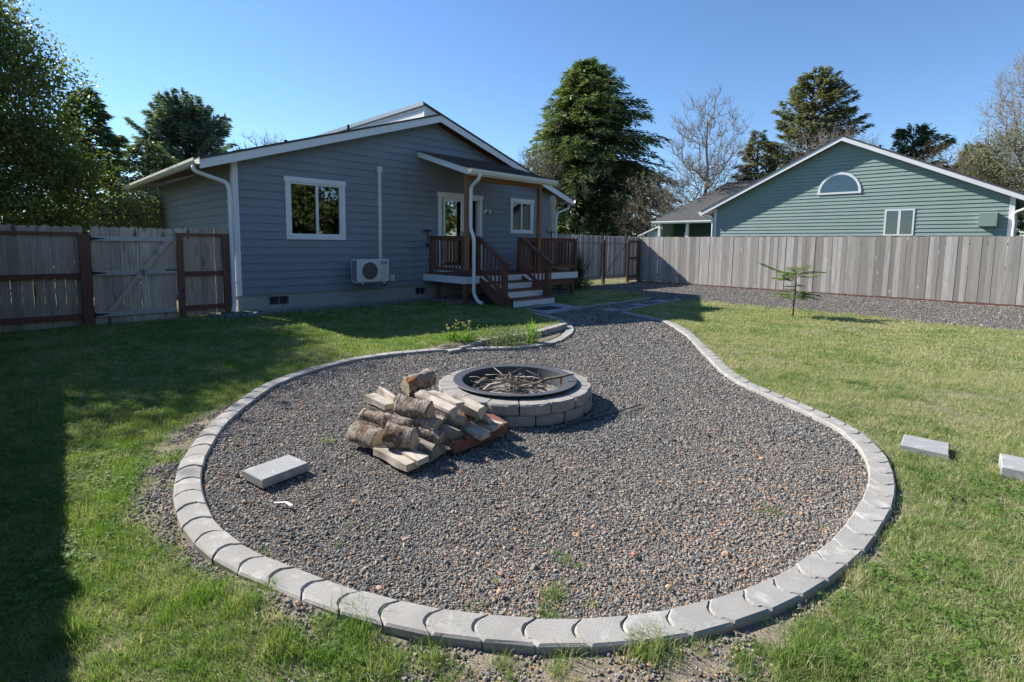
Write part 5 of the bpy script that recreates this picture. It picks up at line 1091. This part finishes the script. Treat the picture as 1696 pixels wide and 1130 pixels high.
L3(W_, (580, 470, .17), (650, 505, .16), .05, 'board', SG, 'short grey block end above the round log', 16, .6)
L3(W_, (540, 520, .12), (695, 560, .10), .066, 'round', BK, 'round log with pale cut end in the middle front', 17)
L3(W_, (640, 480, .14), (775, 545, .12), .085, 'tri', DK, 'dark charred triangular chunk in the centre right', 18, .5)
L3(W_, (540, 435, .20), (660, 475, .19), .058, 'round', BK, 'thin round log hidden under the large top birch log', 19)
L3(W_, (700, 440, .19), (830, 450, .18), .045, 'board', SG, 'grey block above the triangular chunk', 20, .4)
L3(W_, (800, 470, .13), (960, 535, .12), .055, 'board', SG, 'flat grey board sticking out at the right above the rail', 21, 1.55)
L3(W_, (880, 450, .14), (1020, 490, .13), .045, 'board', SG, 'second flat board further right above the rail', 22, 1.5)
L3(W_, (970, 440, .16), (1065, 465, .15), .025, 'board', SP, 'thin pale strip at the far right end of the rack', 23, 1.5)
L3(W_, (900, 410, .20), (985, 440, .19), .042, 'board', SG, 'small block under the right end against the fire pit', 24, .7)
L3(W_, (640, 425, .21), (700, 440, .20), .035, 'board', SP, 'small yellowish chip of wood between the logs', 25, .7)
L3(W_, (440, 565, .10), (585, 610, .08), .055, 'round', BK, 'round bark log under the big half round birch log', 26)
L3(W_, (330, 440, .20), (480, 478, .18), .058, 'round', BK, 'bark log in the gap left of the middle', 27)
L3(W_, (640, 590, .05), (700, 620, .05), .035, 'board', DK, 'dark offcut under the round log at the front', 28)
lg = log('loose_log', cg(455, 225, .09), cg(622, 170, .13), .098, 'round', BK, 'thick loose log with an orange rotten patch lying behind the pile', 'firewood', None, 33)
MB().add([(-.05, -.02, 0), (.0, -.035, .004), (.055, -.01, .0), (.04, .03, .006), (-.02, .035, 0), (0, 0, .02)], [(0, 1, 5), (1, 2, 5), (2, 3, 5), (3, 4, 5), (4, 0, 5)]).build('rotten_patch', M['rot'], lg); rp_ = lg.children[0]; rp_.matrix_parent_inverse = lg.matrix_basis.inverted(); rp_.location = tuple(cg(500, 190, .19)); rp_.rotation_euler = (.9, 0, .3); rp_.scale = (1.2, 1.2, 1)

# ------------------------------------------------------------ loose blocks and bits
def slabobj(name, corners, h, mat, label, cat, zb=0., group=None):
    c = sum(np.array(p) for p in corners)/4; ax = np.array(corners[1])-np.array(corners[0]); ay = np.array(corners[3])-np.array(corners[0])
    lx = np.hypot(*ax[:2]); ly = np.hypot(*ay[:2]); return MB().box(-lx/2, lx/2, -ly/2, ly/2, 0, h, ch=.006).build(name, mat, loc=(c[0], c[1], zb), rz=atan2(ax[1], ax[0]), label=label, cat=cat, group=group)
slabobj('paver_block', [G(437, 796, .06), G(514, 767, .06), G(473, 750, .06), G(402, 780, .06)], .062, M['paver'], 'rectangular grey concrete paver lying loose on the gravel left of the woodpile', 'paver', -.002)
slabobj('concrete_block', [G(1491, 738, .04), G(1571, 755, .04), G(1572, 736, .04), G(1499, 721, .04)], .11, M['paver'], 'grey concrete block set in the lawn right of the gravel circle', 'block', -.06)
p0 = G(1657, 779, .05); p1 = G(1657, 757, .05); d_ = G(1571, 755, .04)-G(1491, 738, .04); d_ = d_/np.linalg.norm(d_)*.32; d_[2] = 0
slabobj('concrete_block', [p0, p0+d_, p1+d_, p1], .14, M['paver'], 'pale concrete block cut off by the right edge of the view', 'block', -.06)
p = G(473, 834, .01); MB().bar((-.07, .0, .004), (.0, .005, .006), .012, .002).bar((.0, .005, .006), (.05, -.03, .004), .018, .002).build('plastic_scrap', M['plastic'], loc=tuple(p), label='white plastic scrap lying on the gravel below the loose paver', cat='litter')
for k, (u, v, lab) in enumerate(((742, 776, 'wood chip on the gravel in front of the woodpile shadow'), (1308, 727, 'flat orange stone on the right side of the gravel'), (587, 830, 'orange stone lying below the woodpile on the gravel'), (671, 893, 'round tan stone in the front left gravel'), (1050, 917, 'round red pebble near the centre front gravel'), (628, 974, 'tan pebble near the front edging'), (1108, 972, 'tan pebble near the front right edging'), (827, 980, 'pale orange stone beside the grass tuft'))):
    p = G(u, v, .012); mb = MB(); r_ = .015; bm = bmesh.new(); bmesh.ops.create_icosphere(bm, subdivisions=2, radius=1)
    for vtx in bm.verts: vtx.co *= 1+.25*noise.noise(vtx.co*1.5+Vector((k*9, 0, 0)))
    me = bpy.data.meshes.new('stone'); bm.to_mesh(me); bm.free(); me.materials.append(simple('orange_stone_%d' % k, [(.34, .2, .12), (.42, .24, .13), (.36, .2, .11), (.42, .27, .18), (.34, .15, .10), (.4, .26, .17), (.4, .28, .17), (.42, .28, .2)][k], .8)); o = place('loose_stone' if k else 'wood_chip', me, None, tuple(p), label=lab, category='stone' if k else 'wood chip') if False else place('loose_stone' if k else 'wood_chip', me, None, tuple(p), k*1.1, label=lab, cat='stone' if k else 'wood chip', group='orange stones in the gravel' if k else None); o.scale = (r_*1.25, r_*.9, r_*.55) if k else (.05, .014, .008)

a = G(908, 716, .012); b = G(1062, 670, .012); MB().tube([(0, 0, 0), tuple((b-a)*.3+[0, .02, 0]), tuple((b-a)*.65+[0, -.01, 0]), tuple(b-a)], .006, 5).build('wire', M['black'], loc=tuple(a), label='thin black wire lying on the gravel right of the fire pit', cat='wire')
# ------------------------------------------------------------ gravel stones
def pebbles(n):
    out = []
    for k in range(n):
        bm = bmesh.new(); bmesh.ops.create_icosphere(bm, subdivisions=1, radius=1); rr = random.Random(k)
        for v in bm.verts: v.co = Vector((v.co.x*rr.uniform(.8, 1.2), v.co.y*.8*rr.uniform(.75, 1.2), v.co.z*.62*rr.uniform(.75, 1.2)))
        me = bpy.data.meshes.new('pebble'); bm.to_mesh(me); bm.free(); me.materials.append(M['pebble']); out.append(me)
    return out
PB = pebbles(8)
def sample(x0, x1, y0, y1, dens): n = int((x1-x0)*(y1-y0)*dens); return rng.uniform(x0, x1, n), rng.uniform(y0, y1, n)
def infrustum(x, y, m=.5): return np.abs(x) < (y+.3)*1.03+m
GX, GY, GS = [], [], []
for (y0, y1, dens, s) in ((1.5, 2.6, 17000, .0054), (2.6, 3.8, 13000, .0059), (3.8, 5.5, 9000, .0067), (5.5, 8, 4800, .0083), (8, 12, 2000, .0115), (12, 16, 900, .015)):
    x, y = sample(-3.4, 3.6, y0, y1, dens); k = inpoly(x, y, PIT); 
    k &= np.hypot(x-PC[0], y-PC[1]) > .75; x, y = x[k], y[k]; GX.append(x); GY.append(y); GS.append(s*rng.lognormal(0, .33, len(x)))
gx_, gy_, gs_ = map(np.concatenate, (GX, GY, GS)); keep = dist_line(gx_, gy_, RING) > .075; gx_, gy_, gs_ = gx_[keep], gy_[keep], gs_[keep]
n = len(gx_); zz_ = zgrav(gx_, gy_)+gs_*rng.uniform(-.1, .6, n)
scatter('gravel', np.stack([gx_, gy_, zz_], 1), rng.uniform(-3.1, 3.1, (n, 3))*[.25, .25, 1], gs_[:, None]*rng.uniform(.75, 1.3, (n, 3)), rng.integers(0, 8, n), PB, label='loose dark grey and rusty gravel stones in the circle')
x, y = sample(-7, 17, 9, 26, 420); k = (inpoly(x, y, FAR) | inpoly(x, y, STRIP)) & infrustum(x, y, 1); x, y = x[k], y[k]; st_ = inpoly(x, y, STRIP); n = len(x); s = np.where(st_, .022, .0125)*rng.lognormal(0, .3, n)
x2, y2 = sample(-7, 1, 10, 19, 500); k = inpoly(x2, y2, STRIP); x2, y2 = x2[k], y2[k]; s2 = .022*rng.lognormal(0, .25, len(x2)); x, y, s = np.concatenate([x, x2]), np.concatenate([y, y2]), np.concatenate([s, s2]); n = len(x)
scatter('far_gravel', np.stack([x, y, zgrav(x, y)+.3*s+np.where(inpoly(x, y, STRIP), .02, 0)], 1), rng.uniform(-3.1, 3.1, (n, 3))*[.3, .3, 1], s[:, None]*rng.uniform(.7, 1.3, (n, 3)), rng.integers(0, 8, n), PB, label='gravel stones along the far fence and house wall')
# stones spilled outside the edging
GX, GY, GS = [], [], []
for (x0, x1, y0, y1, dens) in ((-3.6, -1.2, 1.6, 5.4, 6000), (-1.6, 3.2, 1.2, 2.6, 6000), (1.5, 3.2, 2.4, 4.6, 900)):
    x, y = sample(x0, x1, y0, y1, dens); dm = dirtmask(x, y)*inpoly(x, y, SPILL); k = (rng.uniform(0, 1, len(x)) < dm*sm(vnoise(x, y, 7, 12), .2, .6)) & ~inpoly(x, y, PIT) & (dist_line(x, y, RING) > .085); GX.append(x[k]); GY.append(y[k]); GS.append(.0064*rng.lognormal(0, .3, k.sum()))
x, y, s = map(np.concatenate, (GX, GY, GS)); n = len(x)
scatter('spilled_gravel', np.stack([x, y, hz(x, y)+s*rng.uniform(.1, .7, n)], 1), rng.uniform(-3.1, 3.1, (n, 3))*[.25, .25, 1], s[:, None]*rng.uniform(.75, 1.3, (n, 3)), rng.integers(0, 8, n), PB, label='gravel stones spilled over the soil outside the edging')

# ------------------------------------------------------------ grass
def tuft(seed, nb, h, rad, wd, mat, flop=.5, K=2):
    r = np.random.default_rng(seed); V = []; Fq = []
    for i in range(nb):
        a = r.uniform(0, 2*pi); b = np.array([r.normal(0, rad), r.normal(0, rad), 0]); hx = np.array([cos(a), sin(a), 0]); a2 = a+r.normal(0, 1.2); sx = np.array([-sin(a2), cos(a2), 0]); ln = h*r.uniform(.45, 1.2); fl = flop*r.uniform(.2, 1.4); base = len(V)
        for k in range(K+1): s = k/K; p = b+hx*ln*fl*s**1.5+np.array([0, 0, ln*(s-.3*fl*s*s)]); ww = wd*(1-s*.8)*r.uniform(.8, 1.1); V += [p-sx*ww/2, p+sx*ww/2]
        for k in range(K): Fq.append((base+2*k, base+2*k+1, base+2*k+3, base+2*k+2))
    return arr_mesh('tuft', V, Fq, M[mat], np.repeat(r.uniform(0, 1, nb), K))
GN_ = [tuft(k, 22, .038, .035, .0036, 'grass', .75) for k in range(7)]+[tuft(20+k, 20, .026, .04, .0034, 'straw', 1.3) for k in range(3)]
GF_ = [tuft(40+k, 24, .032, .05, .0075, 'grass', .75) for k in range(5)]+[tuft(60+k, 18, .026, .05, .007, 'straw', 1.2) for k in range(2)]
def clover(seed):
    r = np.random.default_rng(seed); P, D, N_, L = [], [], [], []
    for i in range(9):
        c = np.array([r.normal(0, .035), r.normal(0, .035), r.uniform(.015, .04)]); t0 = r.uniform(0, 2*pi); nn = np.array([r.normal(0, .3), r.normal(0, .3), 1])
        for k in range(3): a = t0+k*2.094; P.append(c); D.append([cos(a), sin(a), r.normal(0, .15)]); N_.append(nn); L.append(r.uniform(.011, .017))
    V, Fq = leaves(np.array(P), np.array(D), np.array(N_), np.array(L), np.array(L)*1.0); return arr_mesh('clover', V, Fq, M['clover'], r.uniform(0, 1, len(P)))
CLV = [clover(k) for k in range(5)]
SAP = (6.44, 11.67)
def lawn_ok(x, y):
    m = ~gmask(x, y) & (dist_line(x, y, RING) > .095) & (dist_line(x, y, UPP) > .09) & infrustum(x, y, 1.6)
    for P_ in (PL, PR): m &= dist_line(x, y, P_) > .06
    hx_ = (x-A0[0])*.7071+(y-A0[1])*.7071; hn_ = (x-A0[0])*.7071-(y-A0[1])*.7071
    m &= (hn_ > np.where(hx_ < 0, .02, .62)) & (hx_ < 16.4) & ~((hx_ > 4.7) & (hx_ < 9.8) & (hn_ < 1.7)) & ~((hx_ > 5.3) & (hx_ < 7.1) & (hn_ < 3.2)) & ~inpoly(x, y, bedp) & ~inpoly(x, y, [p[:2] for p in pad])
    return m
def ok_blocks(x, y):
    m = np.ones(len(x), bool)
    for (u, v) in ((1532, 738), (1690, 775)): p = G(u, v); m &= ~((np.abs(x-p[0]) < .19) & (np.abs(y-p[1]) < .13))
    return m
def lawn(name, bins, src, ngreen, label, hs=1.):
    X, Y, Sx, Sh, I = [], [], [], [], []
    for (y0, y1, dens, s, h_) in bins:
        hw_ = (y1+.3)*1.03+1.6; x, y = sample(max(-hw_, -11), min(hw_, 12), y0, y1, dens); k = lawn_ok(x, y) & ok_blocks(x, y); x, y = x[k], y[k]; dm = dirtmask(x, y); lush = vnoise(x, y, 2.2, 21)*.5+vnoise(x, y, 6, 22)*.5
        k = rng.uniform(0, 1, len(x)) < (1-.95*dm)*(.55+.45*lush*1.3); x, y, lush, dm = x[k], y[k], lush[k], dm[k]; n = len(x)
        dry = sm(vnoise(x, y, .8, 31)*.5+vnoise(x, y, 3.1, 32)*.5, .35, .75)*np.where(x > -.5, .30, .14)+.07; strw = rng.uniform(0, 1, n) < dry
        X.append(x); Y.append(y); Sx.append(np.full(n, s)*rng.uniform(.8, 1.25, n)); Sh.append(h_*(.65+.75*lush)*rng.uniform(.75, 1.25, n)*np.where(strw, .85, 1)); I.append(np.where(strw, rng.integers(ngreen, len(src), n), rng.integers(0, ngreen, n)))
    x, y, sx, sh_, ii = map(np.concatenate, (X, Y, Sx, Sh, I)); n = len(x)
    return scatter(name, np.stack([x, y, hz(x, y)-.003], 1), np.stack([rng.normal(0, .12, n), rng.normal(0, .12, n), rng.uniform(0, 6.28, n)], 1), np.stack([sx, sx, sh_], 1), ii, src, label=label)
lawn('near_grass', [(1.0, 2.4, 1500, .85, 1.05), (2.4, 4, 1100, .95, 1.05), (4, 6.5, 650, 1.1, 1.1)], GN_, 7, 'short mown grass of the near lawn with dry straw patches')
lawn('far_grass', [(6.5, 9, 420, 1.0, 1.1), (9, 13, 240, 1.35, 1.15), (13, 20, 90, 1.8, 1.3)], GF_, 5, 'short mown grass of the far lawn')
# clover and long clumps
x, y = sample(-6, 6, 1.0, 6, 520); cl = np.maximum(np.exp(-(((x-3.6)/.9)**2+((y-3.2)/.5)**2)), np.maximum(np.exp(-(((x-2.25)/.55)**2+((y-1.72)/.22)**2)), np.maximum(.9*np.exp(-(((x+3.4)/.8)**2+((y-3.3)/.7)**2)), .5*sm(vnoise(x, y, 1.8, 41), .62, .8))))
k = lawn_ok(x, y) & ok_blocks(x, y) & (rng.uniform(0, 1, len(x)) < cl*.95) & (dirtmask(x, y) < .6); x, y = x[k], y[k]; n = len(x)
scatter('clover', np.stack([x, y, hz(x, y)], 1), np.stack([0*x, 0*x, rng.uniform(0, 6.28, n)], 1), rng.uniform(.6, 1.0, (n, 1))*np.ones((1, 3)), rng.integers(0, 5, n), CLV, label='clover patches in the lawn')
CL = [tuft(80+k, 60, .065, .028, .0036, 'grass', .55, 3) for k in range(5)]
cps = [(462, 1093, 1.2), (510, 1105, 1.), (570, 1045, 1.), (585, 1062, 1.1), (1070, 1085, 1.35), (1055, 1095, 1.2), (1090, 1100, 1.2), (640, 1125, 1.2), (700, 1110, 1.), (455, 1075, 1.), (1400, 965, .9), (1410, 950, .8), (1330, 1085, 1.), (1360, 1115, 1.3), (440, 990, .7), (330, 1010, 1.), (372, 1000, 1.1), (400, 1020, 1.1), (300, 1030, 1.), (240, 1010, 1.), (180, 860, 1.), (210, 800, .9), (160, 900, 1.), (120, 1060, 1.2), (1290, 1110, 1.2), (760, 1120, .7), (1170, 1085, .7), (340, 655, .8), (305, 690, .8), (280, 700, .8), (830, 1120, .8), (940, 1120, .9), (1230, 1120, 1.)]
pp = []
for (u, v, s) in cps:
    c = G(u, v, -.04)
    for _ in range(5): pp.append((c[0]+random.gauss(0, .035), c[1]+random.gauss(0, .03), s*random.uniform(.6, 1.15)))
for _ in range(420):
    v = random.uniform(700, 1125); u = random.uniform(0, 1696); c = G(u, v, -.04)
    if lawn_ok(np.array([c[0]]), np.array([c[1]]))[0] and dirtmask(c[0], c[1]) < .7: pp.append((c[0], c[1], random.uniform(.3, .62)))
pp = np.array(pp); n = len(pp)
scatter('grass_clumps', np.stack([pp[:, 0], pp[:, 1], hz(pp[:, 0], pp[:, 1])-.004], 1), np.stack([0*pp[:, 0], 0*pp[:, 0], rng.uniform(0, 6.28, n)], 1), pp[:, 2:3]*np.array([[1, 1, 1.]]), rng.integers(0, 5, n), CL, label='longer grass clumps along the outside of the edging')
WD = [tuft(120+k, 26, .045, .022, .0032, 'grass', 1.0, 2) for k in range(3)]
wps = [(945, 925, 1.), (930, 920, .9), (955, 935, .8), (910, 975, 1.2), (925, 985, 1.), (900, 985, .9), (915, 1010, 1.), (900, 1018, .8), (930, 1022, .7), (870, 1025, .5), (820, 955, .5), (1262, 845, .8), (1278, 843, .7), (540, 730, .9), (550, 728, .8), (390, 728, .8), (560, 900, .5), (590, 865, .5), (1110, 960, .5), (380, 745, .5), (445, 910, .5), (1366, 872, .5), (790, 1000, .5), (980, 995, .5)]
pp = []
for (u, v, s) in wps:
    c = G(u, v)
    for _ in range(3): pp.append((c[0]+random.gauss(0, .02), c[1]+random.gauss(0, .02), s*random.uniform(.6, 1.1)))
pp = np.array(pp); n = len(pp)
scatter('gravel_weeds', np.stack([pp[:, 0], pp[:, 1], 0*pp[:, 0]-.01], 1), np.stack([0*pp[:, 0], 0*pp[:, 0], rng.uniform(0, 6.28, n)], 1), pp[:, 2:3]*np.ones((1, 3)), rng.integers(0, 3, n), WD, label='small weeds sprouting through the gravel')
print('tris', sum(len(o.data.loops)-2*len(o.data.polygons) for o in S.objects if o.type == 'MESH'), 'objects', len(S.objects))
